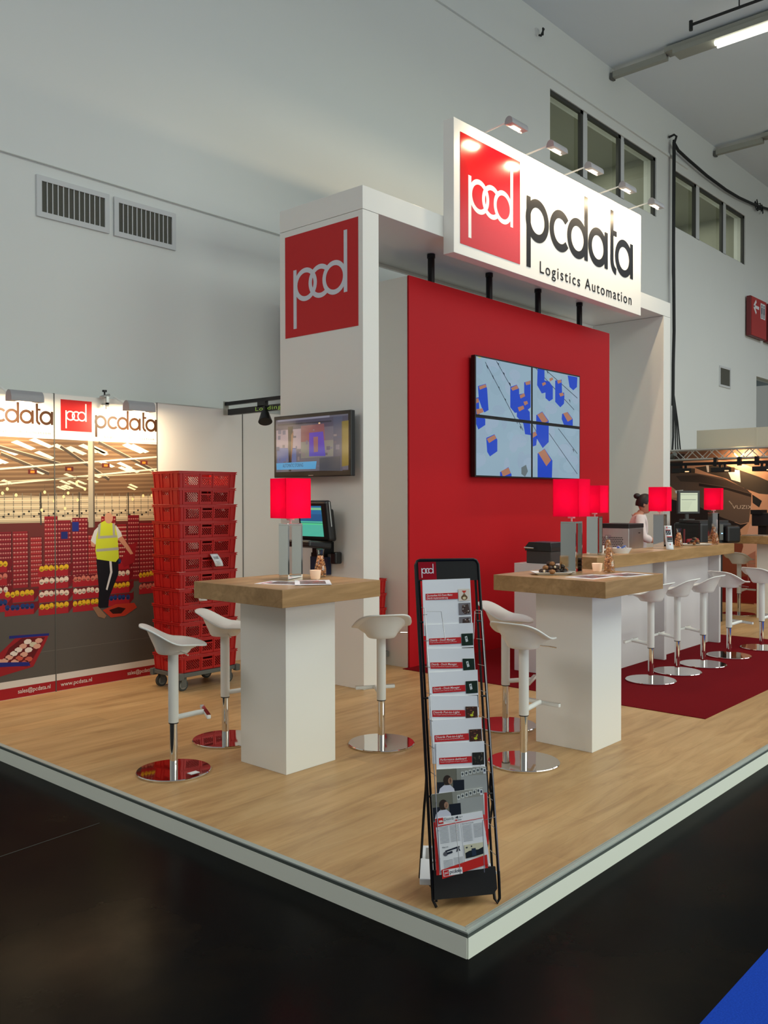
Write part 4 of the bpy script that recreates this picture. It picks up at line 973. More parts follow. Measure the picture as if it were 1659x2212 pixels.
tag(obj('paper_cup', MB().lathe([(.0, 0), (.022, 0), (.034, .098), (.036, .10), (.031, .10), (.020, .004), (0, .004)], n=28), M['paper'], smooth=True, loc=(6.955, 3.99, 1.094)), 'single white paper cup in front of the dark bin', 'cup')
for i in range(2):
    tag(obj('paper_cup', MB().lathe([(.0, 0), (.024, 0), (.036, .11), (.038, .112), (.033, .112), (.022, .004), (0, .004)], n=24), M['paper'], smooth=True, loc=(7.265-.0*i, 3.90, CT+.022*i)), ('lower white paper cup', 'upper white paper cup')[i] + ' of the short stack beside the near counter lamp', 'cup', 'stacked paper cups')
tag(obj('sugar_cup', MB().lathe([(.0, 0), (.026, 0), (.030, .07), (.027, .07), (.0, .05)], n=20), M['porcelain'], smooth=True, loc=(7.42, 3.93, CT)), 'small white cup beside the bowl of sachets on the counter', 'cup')
t = thing('bowl', 'white oval bowl of sachets on the counter before the cooler', 'bowl', (7.53, 3.80, CT), math.radians(-40))
bw = MB().lathe([(0, 0), (.055, 0), (.078, .046), (.080, .05), (.074, .05), (.052, .008), (0, .008)], n=28); bw.v = [(a*1.25, b*.8, c_) for a, b, c_ in bw.v]; obj('dish', bw, M['porcelain'], t, smooth=True)
for i, (x, y, r_, col, nm) in enumerate(((-.03, .0, 20, srgb(40, 90, 190), 'blue sachet'), (.0, .015, -40, srgb(230, 232, 236), 'white sachet tilted across the middle'), (.035, -.005, 10, srgb(236, 236, 240), 'white sachet at the right end'), (.01, -.02, 60, srgb(60, 110, 200), 'second blue sachet, nearer the viewer'))):
    v = Matrix.Rotation(math.radians(-40), 3, 'Z') @ Vector((x, y, 0))
    o = tag(obj('sachet', MB().box(-.028, .028, -.012, .012, -.002, .002, Matrix.Rotation(math.radians(r_), 3, 'Z') @ Matrix.Rotation(.5, 3, 'Y')), mat('sachet_paper', col, .4), loc=(7.53+v.x, 3.80+v.y, CT+.050+.003*i)), nm + ' in the oval bowl on the counter', 'sachet', 'sachets in the bowl')
t = thing('card_holder', 'slim curved white leaflet leaning in front of the middle counter lamp', 'leaflet', (8.405, 3.745, CT), math.radians(-48))
bend = lambda x_, z_, d_=0.: (x_+.012*(1-z_/.235), -.035*(1-z_/.235)**2-d_, z_)
m_ = MB(); m_.v = [bend(x_, .235*k/12) for k in range(13) for x_ in (-.036, .036)]
m_.f = [(2*k, 2*k+1, 2*k+3, 2*k+2) for k in range(12)]
o = obj('card', m_, M['paper'], t, smooth=True); md = o.modifiers.new('thick', 'SOLIDIFY'); md.thickness = .0012
P = Pic(); P.rect(-.026, .024, .145, .19, RGB(70, 74, 82), 0); P.rect(-.026, .024, .190, .196, RGB(200, 50, 50), 1); P.rect(-.018, .034, .075, .122, RGB(84, 88, 92), 0); P.rect(-.018, .034, .122, .130, RGB(200, 50, 50), 1)
P.rect(-.016, -.006, .208, .226, RGB(204, 40, 44), 1); P.rect(.002, .02, .213, .219, RGB(150, 150, 156), 1); P.rect(.004, .012, .045, .058, RGB(204, 40, 44), 1)
P.line((-.02, .15), (.0, .185), .004, RGB(200, 204, 210), 1); P.line((.0, .15), (.02, .185), .004, RGB(180, 190, 200), 1); P.rect(-.01, .03, .085, .09, RGB(190, 196, 200), 1)
ob = P.build('print', (0, 0, 0), (1, 0, 0), (0, 0, 1), (0, -1, 0), M['print'], t, .0003)
for v in ob.data.vertices: v.co = bend(v.co.x, v.co.z, .0010 - v.co.y)

# machine with monitor behind the counter
t = thing('label_printer', 'large black printer on a dark stand behind the far part of the counter', 'printer', (11.33, 4.62, ZP), math.radians(-22))
obj('stand', MB().box(-.20, .20, -.20, .20, 0, .95).box(-.3, .3, -.28, .28, .93, .97), M['black_felt'], t)
obj('body', MB().box(-.26, .30, -.27, .20, .99, 1.28), M['black'], t, bevel=.03)
obj('side_unit', MB().box(.14, .38, -.34, -.16, 1.02, 1.24), M['black'], t, bevel=.03)
obj('control_strip', MB().box(.06, .12, -.285, -.268, 1.06, 1.26), M['grey_plastic'], t)
obj('status_light', MB().box(.085, .105, -.292, -.285, 1.14, 1.15), mat('blue_light', (0, 0, 0), .5, emit=(.3, .6, 1, 1), estr=3), t)
m_ = MB().box(-.24, .26, -.24, .12, 1.28, 1.31)
obj('sloping_lid', m_, mat('dark_lid', srgb(44, 42, 44), .4), t)
t = thing('monitor', 'small monitor with pale screen above the black printer', 'monitor', (11.14, 4.70, 1.43), math.radians(-38))
obj('housing', MB().box(-.15, .16, -.03, .0, .06, .36), M['black'], t, bevel=.006)
obj('stand', MB().box(-.02, .02, -.0, .03, -.02, .2).box(-.08, .08, -.04, .06, -.02, -.005), M['black'], t)
P = Pic(); P.rect(-.115, .125, .09, .33, RGB(204, 214, 180), 0); P.rect(-.115, .125, .305, .31, RGB(120, 130, 110), 1); P.rect(-.1, .1, .24, .247, RGB(90, 100, 90), 1)
for k in range(6): P.rect(-.1, .0+.01*k, .12+.018*k, .124+.018*k, RGB(168, 178, 150), 1)
P.build('picture', (0, -.031, 0), (1, 0, 0), (0, 0, 1), (0, -1, 0), M['screen'], t)
t = thing('chair', 'dark red chair back behind the counter near the black printer', 'chair', (10.60, 4.42, ZP))
obj('backrest', MB().box(-.14, .20, -.02, .02, .72, 1.10), mat('dark_red_fabric', srgb(140, 24, 28), .7), t, bevel=.02)
obj('seat', MB().box(-.2, .2, 0.0, .4, .62, .67), bpy.data.materials['dark_red_fabric'], t, bevel=.02)
for a in (-.17, .17):
    for b in (.02, .37): obj('leg', MB().cyl((a, b, 0), (a, b, .63), .012, n=10), M['chrome'], t)
obj('back_post', MB().cyl((-.17, .02, .6), (-.17, .02, 1.22), .012, n=10), M['infodark'], t)

# ================================================================== crates
def crate_mesh():
    """60 x 40 cm transport crate with lattice windows; body and rim as two meshes"""
    Lx, Ly, H = .30, .20, .137; th = .008
    b = MB(); lat = b
    def side(L, place, wins, bar=.0036):
        """place(u, z, t) maps side coordinates to crate coordinates"""
        xs = sorted({-L, L, *[w_[0] for w_ in wins], *[w_[1] for w_ in wins]}); zs = sorted({0, H-.018, *[w_[2] for w_ in wins], *[w_[3] for w_ in wins]})
        def slab(mb, a, c_, z0, z1, t0=0., t1=th):
            vs = [place(u, z, t) for z in (z0, z1) for t in (t0, t1) for u in (a, c_)]
            mb.add(vs, [(0, 2, 3, 1), (4, 5, 7, 6), (0, 1, 5, 4), (2, 6, 7, 3), (0, 4, 6, 2), (1, 3, 7, 5)])
        for a, c_ in zip(xs, xs[1:]):
            for z0, z1 in zip(zs, zs[1:]):
                if any(w_[0] <= a and c_ <= w_[1] and w_[2] <= z0 and z1 <= w_[3] for w_ in wins): continue
                slab(b, a, c_, z0, z1)
        for a, c_, z0, z1, kind in wins:
            if kind != 'lattice': continue
            for sgn in (1, -1):
                k = a - (z1-z0) if sgn == 1 else a; 
                while k < c_ + (z1-z0):
                    # 45-degree bar clipped to the window
                    t0_, t1_ = (0, z1-z0)
                    pts = []
                    for t in (0., 1.):
                        pass
                    u0, u1 = (k, k+(z1-z0)) if sgn == 1 else (k, k-(z1-z0))
                    lo, hi = 0., 1.
                    du = u1-u0
                    for lim, cmp in ((a, 1), (c_, -1)):
                        f0, f1 = (u0-lim)*cmp, (u1-lim)*cmp
                        if f0 < 0 and f1 < 0: lo = 2; break
                        if f0 < 0: lo = max(lo, f0/(f0-f1))
                        elif f1 < 0: hi = min(hi, f0/(f0-f1))
                    if lo < hi-.03:
                        ua, za, ub, zb = u0+du*lo, z0+(z1-z0)*lo, u0+du*hi, z0+(z1-z0)*hi
                        o_ = bar*.5*.707
                        q = [(ua-o_, za+o_*sgn), (ub-o_, zb+o_*sgn), (ub+o_, zb-o_*sgn), (ua+o_, za-o_*sgn)]
                        vs = [place(u, z, t) for t in (.001, th-.001) for u, z in q]
                        lat.add(vs, [(0, 1, 2, 3), (7, 6, 5, 4), (0, 4, 5, 1), (1, 5, 6, 2), (2, 6, 7, 3), (3, 7, 4, 0)])
                    k += .0225
        return slab
    tp = lambda z: .010*(1-z/H)      # taper
    fy = lambda s_: (lambda u, z, t: (u*(1-.03*(1-z/H)), s_*(Ly-.006-tp(z)-t), z))
    fx = lambda s_: (lambda u, z, t: (s_*(Lx-.006-tp(z)-t), u*(1-.04*(1-z/H)), z))
    wy = [(-.235, -.10, .022, .100, 'lattice'), (-.065, .035, .022, .078, 'lattice'), (-.065, .035, .090, .108, 'open'), (.065, .215, .022, .100, 'lattice')]
    wx = [(-.045, .045, .080, .106, 'lattice')]
    for s_ in (1, -1):
        sl = side(Lx-.008, fy(s_), wy)
        for u in (-.285, -.255, -.083, .05, .235, .28): sl(b, u-.003, u+.003, .0, H-.018, -.005, 0)
        sl2 = side(Ly-.008, fx(s_), wx)
        for u in (-.175, -.10, -.055, .055, .10, .175): sl2(b, u-.003, u+.003, .0, H-.018, -.005, 0)
    b.box(-Lx+.02, Lx-.02, -Ly+.02, Ly-.02, 0, .006)
    rim = MB()
    for z0, z1, o_ in ((H-.020, H-.014, 0.), (H-.006, H+.001, 0.), (H-.020, H+.001, -.006)):
        rim.box(-Lx-o_, Lx+o_, -Ly-o_, -Ly+.012, z0, z1).box(-Lx-o_, Lx+o_, Ly-.012, Ly+o_, z0, z1).box(-Lx-o_, -Lx+.012, -Ly+.012, Ly-.012, z0, z1).box(Lx-.012, Lx+o_, -Ly+.012, Ly-.012, z0, z1)
    return b, lat, rim
cb, cl, cr_ = crate_mesh()
ORD = ['top', 'second', 'third', 'fourth', 'fifth', 'sixth', 'seventh', 'eighth', 'ninth', 'tenth', 'eleventh', 'bottom']
cx_, cy_, zd = 4.598, 6.292, .250
c0 = thing('crate', 'red plastic crate at the bottom of the tall stack, on the dolly', 'crate', (cx_, cy_, zd), 0, 'red crates in the tall stack')
obj('body', cb, M['red_plastic'], c0); obj('rim', cr_, M['red_plastic'], c0)
rn = random.Random(2)
for k in range(11, 0, -1):      # k crates above the bottom one
    i = 11-k
    nm = ('topmost red plastic crate of the tall stack' if i == 0 else '%s red plastic crate from the top of the tall stack' % ORD[i])
    nm = nm.replace(' plastic', '') if i in (5, 7) else nm
    if i == 5: nm += ', curled label on it'
    if i == 7: nm += ', by the table edge'
    dup(c0, (cx_+rn.uniform(-.006, .006), cy_+rn.uniform(-.005, .005), zd+.1396*k), rn.uniform(-.012, .012), nm)
s2x, s2y = 6.005, 5.80
for k in range(5):
    nm = ('top', 'second', 'third', 'fourth', 'lowest')[4-k] + ' red crate of the short stack half hidden by the column'
    dup(c0, (s2x+rn.uniform(-.004, .004), s2y, .236+.1396*k), rn.uniform(-.01, .01), nm, 'red crates in the short stack behind the column')
def dolly(x, y, z, label):
    t = thing('crate_dolly', label, 'dolly', (x, y, ZP), 0, 'grey dollies under the crates'); h = z-ZP
    f = MB().box(-.30, .30, -.20, -.155, h-.035, h-.002).box(-.30, .30, .155, .20, h-.035, h-.002).box(-.30, -.25, -.155, .155, h-.035, h-.002).box(.25, .30, -.155, .155, h-.035, h-.002).box(-.03, .03, -.155, .155, h-.035, h-.004)
    f.box(-.315, -.27, -.215, -.17, h-.05, h+.004).box(.27, .315, -.215, -.17, h-.05, h+.004).box(-.315, -.27, .17, .215, h-.05, h+.004).box(.27, .315, .17, .215, h-.05, h+.004)
    obj('deck', f, M['grey_plastic'], t, bevel=.004)
    for a in (-.235, .235):
        for b in (-.15, .15):
            cst = obj('castor_fork', MB().box(a-.02, a+.02, b-.022, b+.022, h-.055, h-.035).box(a-.03, a+.02, b-.021, b-.017, .03, h-.05).box(a-.03, a+.02, b+.017, b+.021, .03, h-.05), M['grey_plastic'], t)
            obj('wheel', MB().cyl((a-.01, b-.014, .049), (a-.01, b+.014, .049), .049, n=24), M['rubber'], cst, smooth=True)
            obj('hub', MB().cyl((a-.01, b-.0165, .049), (a-.01, b+.0165, .049), .034, n=20), M['wheel'], cst, smooth=True)
    return t
dolly(cx_, cy_, zd-.002, 'grey wheeled dolly carrying the tall crate stack')
dolly(s2x, s2y, .234, 'grey wheeled dolly under the short crate stack beside the cabin')
def tagpaper(x, y, z, label):
    t = thing('shipping_label', label, 'label', (x, y, z), 0, 'paper labels hung on the crates')
    m = MB(); n = 10
    for k in range(n+1):
        q = k/n; zz = -.105*q; yy = -.045*math.sin(q*2.0) ; m.v += [(-.034+.028*q*q, yy, zz), (.034+.030*q, yy-.012, zz)]
    m.f = [(2*k, 2*k+1, 2*k+3, 2*k+2) for k in range(n)]
    o = obj('sheet', m, M['paper'], t, smooth=True); md = o.modifiers.new('t', 'SOLIDIFY'); md.thickness = .0006
    P = Pic()
    for k in range(12): P.rect(-.024+.004*k, -.0225+.004*k, -.042, -.020, RGB(50, 54, 62), 0)
    for k in range(3): P.rect(-.018, .018, -.062-.012*k, -.059-.012*k, RGB(120, 124, 130), 0)
    ob = P.build('print', (0, 0, 0), (1, 0, 0), (0, 0, 1), (0, -1, 0), M['print'], t)
    for v in ob.data.vertices:
        q = -v.co.z/.105; v.co.x += .028*q*q; v.co.y = -.045*math.sin(q*2.)-.008-.15*(v.co.x*.1)-.003
    return t
tagpaper(4.634, 6.085, 1.225, 'curled white label with barcode hanging on the sixth crate of the tall stack')
tagpaper(4.465, 6.085, .945, 'white label with barcode on a lower crate, beside the left table edge')

# ================================================================== brochure stand
F1 = Vector((2.669, 2.133, ZP)); S = Vector((.2035, -.1695, 0)).normalized(); NB = Vector((-S.y, S.x, 0))     # NB points to the back
Hh, D, SH = 1.337, .20, -.032
Tv = (NB*D + S*SH + Vector((0, 0, Hh))); TL = Tv.length; Tn = Tv.normalized()
NF = -(S.cross(Tn)).normalized()
if NF.dot(NB) > 0: NF = -NF
root_stand = thing('brochure_stand', 'black wire brochure stand with ten tiers at the front corner of the stand floor', 'stand', tuple(F1))
L3 = lambda s, t_, n=0.: S*s + Tn*t_ + NF*n          # local point on the leaning frame
W_ = .262
def rod(name, pts, r, m, parent=root_stand, sm=True): return obj(name, MB().tube(pts, r, 8), m, parent, smooth=sm)
rod('frame', [L3(.012, .004), L3(.0, .03), L3(-.0, TL-.02), L3(.008, TL-.004), L3(.02, TL), L3(W_-.02, TL), L3(W_-.008, TL-.004), L3(W_, TL-.02), L3(W_+.006, .09), L3(W_+.004, .02), L3(W_-.006, .004), L3(W_-.016, .02), L3(W_-.02, .085), L3(W_-.04, .10)], .0062, M['black_metal'])
rod('inner_rail', [L3(.016, .02, -.012), L3(.013, TL-.03, -.01)], .005, M['black_metal'])
rod('inner_rail', [L3(W_-.016, .10, -.012), L3(W_-.013, TL-.03, -.01)], .005, M['black_metal'])
rod('back_leg', [L3(.0, .50, -.0), L3(.0, .44, -.03), S*(-.01)+NB*.13+Vector((0, 0, .35)), S*(-.005)+NB*.255+Vector((0, 0, .012)), S*.02+NB*.262+Vector((0, 0, .006)), S*.24+NB*.262+Vector((0, 0, .006)), S*(W_+.005)+NB*.255+Vector((0, 0, .012)), S*(W_+.01)+NB*.13+Vector((0, 0, .35)), L3(W_, .44, -.03), L3(W_, .50, 0)], .0055, M['black_metal'])
m = MB().extrude([(.006, TL-.085), (W_-.006, TL-.085), (W_-.006, TL-.006), (.006, TL-.006)], L3(0, 0, .001), S, Tn, -.004)
hp = obj('header_plate', m, M['black'], root_stand)
P = Pic(); P.rect(.010, .084, TL-.080, TL-.008, RGB(150, 22, 38), 0); E_ = Pic(); emblem(E_, .014, TL-.078, .068, RGB(226, 226, 234), 1.1); P.p += [(a, b, 1+z) for a, b, z in E_.p]
P.build('header_print', L3(0, 0, .004), S, Tn, NF, M['gloss_print'], root_stand, .0004)
for t_ in (.42, .80, 1.10): rod('cross_tie', [L3(.0, t_), L3(.024, t_+.001, .012)], .004, M['black_metal']); rod('cross_tie', [L3(W_, t_), L3(W_-.024, t_+.001, .012)], .004, M['black_metal'])
# chrome wire pockets
rod('side_wire', [L3(.012, 1.16, .02), L3(.014, 1.155, .075), L3(.018, .150, .085)], .0019, M['wire']); rod('side_wire', [L3(W_-.026, 1.145, .02), L3(W_-.022, 1.14, .085), L3(W_-.018, .150, .105)], .0019, M['wire'])
for k in range(10):
    t_ = 1.13 - k*.103
    rod('pocket_wire', [L3(.018, t_, .0), L3(.020, t_, .085)], .0013, M['wire']); rod('pocket_wire', [L3(W_-.026, t_+.003, .0), L3(W_-.022, t_, .085)], .0013, M['wire'])
rod('pocket_wire', [L3(.020, 1.142, .085), L3(.078, 1.140, .085), L3(.088, 1.03, .083)], .0014, M['wire']); rod('pocket_wire', [L3(W_-.022, 1.142, .085), L3(W_-.048, 1.14, .085), L3(W_-.058, 1.03, .083)], .0014, M['wire'])
rod('pocket_wire', [L3(.024, .345, .105), L3(.084, .338, .106), L3(.090, .150, .110)], .0014, M['wire']); rod('pocket_wire', [L3(W_-.020, .350, .105), L3(W_-.072, .340, .106), L3(W_-.078, .150, .110)], .0014, M['wire'])
# black tray at the bottom
m = MB().extrude([(.004, .034), (W_-.022, .040), (W_-.006, .060), (W_-.008, .142), (.006, .142)], L3(0, 0, .012), S, Tn, -.012) 
obj('tray_front', m, M['black_felt'], root_stand)
m = MB(); m.v = [tuple(v) for v in (L3(.006, .062, .0), L3(W_-.03, .062, .0), L3(W_-.03, .062, .0)+NB*.15+Vector((0, 0, -.03)), L3(.006, .062, .0)+NB*.15+Vector((0, 0, -.03)), L3(.006, .075, .0), L3(W_-.03, .075, .0), L3(W_-.03, .075, .0)+NB*.15+Vector((0, 0, -.03)), L3(.006, .075, .0)+NB*.15+Vector((0, 0, -.03)))]
m.f = [(0, 1, 2, 3), (4, 5, 6, 7), (0, 1, 5, 4), (1, 2, 6, 5), (2, 3, 7, 6), (3, 0, 4, 7)]; obj('tray_bottom', m, M['black_felt'], root_stand)

def brochure(i, corners, title, label, kind, nOff, extra=None):
    """corners: top-left, top-right, bottom-right, bottom-left in frame coordinates"""
    t = thing('brochure', label, 'brochure', tuple(F1), 0, 'brochures in the stand')
    m = MB(); n = 8; (a, b, c_, d_) = corners
    for side in (0, -.0045):
        for r_ in range(5):
            for k in range(n+1):
                q = k/n; v = r_/4
                p = (a[0]*(1-q)+b[0]*q, a[1]*(1-q)+b[1]*q); p2 = (d_[0]*(1-q)+c_[0]*q, d_[1]*(1-q)+c_[1]*q)
                pt = (p[0]*(1-v)+p2[0]*v, p[1]*(1-v)+p2[1]*v)
                m.v.append(tuple(L3(pt[0], pt[1], nOff+side-.004*math.sin(PI*q)*(1-v))))
    N_ = (n+1)*5
    for r_ in range(4):
        for k in range(n):
            j = r_*(n+1)+k; m.f += [(j, j+1, j+n+2, j+n+1), (N_+j, N_+j+n+1, N_+j+n+2, N_+j+1)]
    edge = [k for k in range(n+1)] + [r_*(n+1)+n for r_ in range(1, 5)] + [4*(n+1)+k for k in range(n-1, -1, -1)] + [r_*(n+1) for r_ in range(3, 0, -1)]
    for e0, e1 in zip(edge, edge[1:]+edge[:1]): m.f.append((e0, e1, N_+e1, N_+e0))
    obj('pages', m, M['paper'], t, smooth=True)
    P = Pic(); u = Vector((b[0]-a[0], b[1]-a[1])); wid = u.length
    rel = lambda x, y: (x, y)
    P2 = kind(wid)
    # place cover artwork on the sheet: x along the top edge, y downwards from it
    down = Vector((d_[0]-a[0], d_[1]-a[1])).normalized(); ux = u.normalized()
    for pts, col, z in P2.p:
        P.p.append(([(a[0]+ux.x*x+down.x*y, a[1]+ux.y*x+down.y*y) for x, y in pts], col, z))
    P.build('cover_print', L3(0, 0, nOff+.0006), S, Tn, NF, M['print'], t, .0002)
    return t
def flip(P, y0): P.p = [([(x, y0-y) for x, y in pts], c_, z) for pts, c_, z in P.p]; return P
def std_cover(title, sub, pic, second=None, two=False):
    def f(w_):
        P = Pic(); R1 = RGB(200, 40, 44); W1 = RGB(240, 226, 224); k = w_/.205
        # y measured down from the top edge (values turned over at the end)
        y1 = -.058*k
        P.rect(.012*k, .150*k, y1-.026*k, y1, R1, 0)
        P.text(title, .016*k, y1-.012*k, .0085*k, W1, width=min(.11, .0062*len(title))*k, z=1, bold=.01, skew=.15)
        if two: P.text(sub, .016*k, y1-.023*k, .0085*k, W1, width=.09*k, z=1, bold=.01, skew=.15)
        else:
            P.text(sub, .016*k, y1-.019*k, .004*k, W1, width=.115*k, z=1)
        def pict(kind, x, y, s):
            rr = random.Random(kind)
            if kind == 'phone':
                P.rect(x, x+s, y-s, y, RGB(22, 44, 34), 1); P.poly([(x+s*.28, y-s*.25), (x+s*.48, y-s*.20), (x+s*.56, y-s*.66), (x+s*.36, y-s*.72)], RGB(206, 214, 214), 2); P.rect(x+s*.36, x+s*.46, y-s*.44, y-s*.32, RGB(90, 110, 100), 3)
            elif kind == 'light':
                P.rect(x, x+s, y-s, y, RGB(66, 42, 34), 1)
                for q in range(26): a_, b_ = x+rr.random()*s*.9, y-rr.random()*s*.92-.02*s; P.rect(a_, a_+s*.1, b_-s*.05, b_, rr.choice([RGB(110, 60, 50), RGB(48, 34, 30), RGB(150, 90, 70), RGB(90, 84, 50)]), 2)
                P.disc((x+s*.5, y-s*.7), s*.14, s*.10, RGB(206, 214, 50), z=3); P.line((x+s*.5, y-s*.7), (x+s*.66, y-s*.4), s*.07, RGB(196, 200, 60), 3)
            elif kind == 'dash':
                P.rect(x, x+s, y-s, y, RGB(40, 40, 36), 1)
                for q in range(24): a_, b_ = x+rr.random()*s*.9, y-rr.random()*s*.9-.04*s; P.rect(a_, a_+s*.06, b_-s*.12, b_, rr.choice([RGB(70, 66, 54), RGB(30, 30, 30), RGB(110, 106, 92)]), 2)
            elif kind == 'loaf':
                P.rect(x, x+s, y-s, y, RGB(226, 214, 200), 1); P.disc((x+s*.5, y-s*.72), s*.28, s*.22, RGB(120, 92, 62), z=2); P.poly([(x+s*.5, y-s*.30), (x+s*.26, y-s*.66), (x+s*.74, y-s*.66)], RGB(134, 106, 74), 2); P.poly([(x+s*.3, y-s*.14), (x+s*.7, y-s*.14), (x+s*.58, y-s*.32), (x+s*.42, y-s*.32)], RGB(206, 60, 44), 2); P.disc((x+s*.5, y-s*.76), s*.14, s*.12, RGB(222, 206, 168), z=3)
            else:
                P.rect(x, x+s, y-s, y, RGB(124, 120, 124), 1); P.poly([(x+s*.28, y-s*.2), (x+s*.8, y-s*.1), (x+s*.95, y-s*.8), (x+s*.5, y-s*.95), (x+s*.25, y-s*.7)], RGB(74, 58, 54), 2)
                for q in range(12): a_, b_ = x+s*(.3+rr.random()*.55), y-s*(.15+rr.random()*.7); P.rect(a_, a_+s*.1, b_-s*.06, b_, rr.choice([RGB(220, 214, 206), RGB(140, 110, 96), RGB(40, 34, 34)]), 3)
        s = .050*k; x = .152*k; y = -.044*k
        pict(pic, x, y, s); pict(second or pic, x, y-.058*k, s)
        if two: pict('grey2', x, y-.116*k, s)
        return flip(P, 0)
    return f
def strip_of_pages(w_):
    """cover with a photograph of a person seen from behind and a row of tags"""
    P = Pic(); k = w_/.205
    P.rect(0, w_, -.118*k, 0, RGB(150, 152, 144), 0); P.poly([(0, 0), (.082*k, 0), (.082*k, -.118*k), (0, -.118*k)], RGB(112, 112, 100), 1); P.rect(.080*k, .100*k, -.118*k, 0, RGB(142, 144, 136), 1); P.rect(.100*k, w_, -.118*k, -.03*k, RGB(162, 166, 164), 1)
    P.rect(0, .03*k, -.1*k, -.05*k, RGB(34, 38, 46), 2); P.rect(.066*k, .112*k, -.095*k, -.045*k, RGB(28, 34, 44), 2)
    P.disc((.043*k, -.044*k), .017*k, .020*k, RGB(52, 42, 36), z=3); P.disc((.055*k, -.047*k), .009*k, .013*k, RGB(176, 136, 112), z=3)
    P.poly([(.004*k, -.105*k), (.012*k, -.075*k), (.028*k, -.063*k), (.055*k, -.063*k), (.070*k, -.078*k), (.075*k, -.105*k)], RGB(208, 210, 224), 4)
    for q in range(6): P.rect((.100+.016*q)*k, (.112+.016*q)*k, (-.032+.003*q)*k, (-.014+.003*q)*k, RGB(206, 210, 206), 3); P.disc(((.106+.016*q)*k, (-.023+.003*q)*k), .004*k, .006*k, RGB(76, 84, 88), n=6, z=4)
    P.rect(.192*k, .203*k, -.026*k, -.004*k, RGB(222, 226, 230), 3); P.rect(.194*k, .201*k, -.018*k, -.008*k, RGB(60, 70, 90), 4)
    P.rect(0, w_, -.30*k, -.105*k, RGB(238, 238, 242), 5); P.rect(0, .012*k, -.30*k, -.104*k, RGB(206, 44, 40), 6); P.rect(w_-.012*k, w_, -.3*k, -.10*k, RGB(206, 44, 40), 6)
    P.rect(.012*k, .036*k, -.128*k, -.106*k, RGB(204, 40, 44), 6)
    return flip(P, 0)
def front_leaflet(w_):
    P = Pic(); k = w_/.205; R1 = RGB(206, 44, 40); G1 = RGB(128, 134, 146)
    P.rect(0, .008*k, -.035*k, 0, R1, 1); P.rect(.012*k, .034*k, -.024*k, 0, R1, 1); P.rect(.016*k, .030*k, -.018*k, -.010*k, RGB(240, 226, 226), 2)
    P.text('Distrib', .038*k, -.014*k, .012*k, RGB(60, 64, 76), width=.042*k, z=1); P.poly([(.086*k, -.008*k), (.098*k, -.002*k), (.098*k, -.014*k)], RGB(40, 44, 56), 1); P.text('<k<', .1*k, -.012*k, .008*k, RGB(60, 64, 76), z=1); P.rect(.085*k, .094*k, -.022*k, -.017*k, R1, 1); P.rect(.095*k, .112*k, -.021*k, -.018*k, G1, 1)
    P.poly([(.008*k, -.030*k), (w_, -.026*k), (w_, -.028*k), (.008*k, -.034*k)], R1, 2)
    P.rect(.106*k, .107*k, -.21*k, -.036*k, G1, 1)
    for cx0, y_hi, y_lo in ((.012, -.038, -.104), (.058, -.038, -.104), (.112, -.046, -.112), (.160, -.046, -.098), (.018, -.172, -.205), (.062, -.168, -.2)):
        y = y_hi
        while y > y_lo: P.rect(cx0*k, (cx0+.040)*k, (y-.0014)*k, y*k, G1, 1); y -= .0052
    P.text('What is it?', .018*k, -.122*k, .006*k, RGB(40, 44, 56), width=.026*k, z=1); P.text('Here how it works', .112*k, -.041*k, .005*k, RGB(50, 54, 66), width=.05*k, z=1)
    P.disc((.03*k, -.146*k), .010*k, .009*k, RGB(96, 98, 106), z=1); P.line((.03*k, -.136*k), (.092*k, -.126*k), .006*k, RGB(34, 40, 56), 2); P.line((.036*k, -.146*k), (.06*k, -.142*k), .008*k, RGB(34, 40, 56), 2); P.line((.086*k, -.128*k), (.078*k, -.145*k), .004*k, RGB(34, 40, 56), 2); P.line((.086*k, -.128*k), (.092*k, -.143*k), .004*k, RGB(34, 40, 56), 2)
    P.rect(.112*k, .196*k, -.178*k, -.124*k, RGB(214, 212, 186), 1); P.poly([(.114*k, -.178*k), (.114*k, -.156*k), (.13*k, -.150*k), (.15*k, -.148*k), (.17*k, -.150*k), (.194*k, -.142*k), (.194*k, -.17*k), (.15*k, -.176*k)], RGB(32, 40, 46), 2); P.rect(.142*k, .160*k, -.172*k, -.142*k, RGB(44, 58, 78), 3)
    P.rect(.118*k, .126*k, -.138*k, -.132*k, RGB(70, 76, 80), 2); P.rect(.14*k, .146*k, -.136*k, -.130*k, RGB(70, 76, 80), 2)
    P.poly([(.006*k, -.206*k), (w_, -.176*k), (w_, -.215*k), (.006*k, -.242*k)], R1, 3)
    P.rect(.012*k, .094*k, -.234*k, -.208*k, RGB(240, 240, 244), 4); P.rect(.015*k, .036*k, -.232*k, -.210*k, RGB(204, 40, 44), 5); E_ = Pic(); emblem(E_, .016*k, -.231*k, .019*k, RGB(244, 244, 244), 1.3); P.p += [(a, b, 6+z) for a, b, z in E_.p]
    E_ = Pic(); wordmark(E_, .040*k, -.232*k, .021*k, RGB(30, 40, 66)); P.p += [(a, b, 6+z) for a, b, z in E_.p]
    return flip(P, 0)
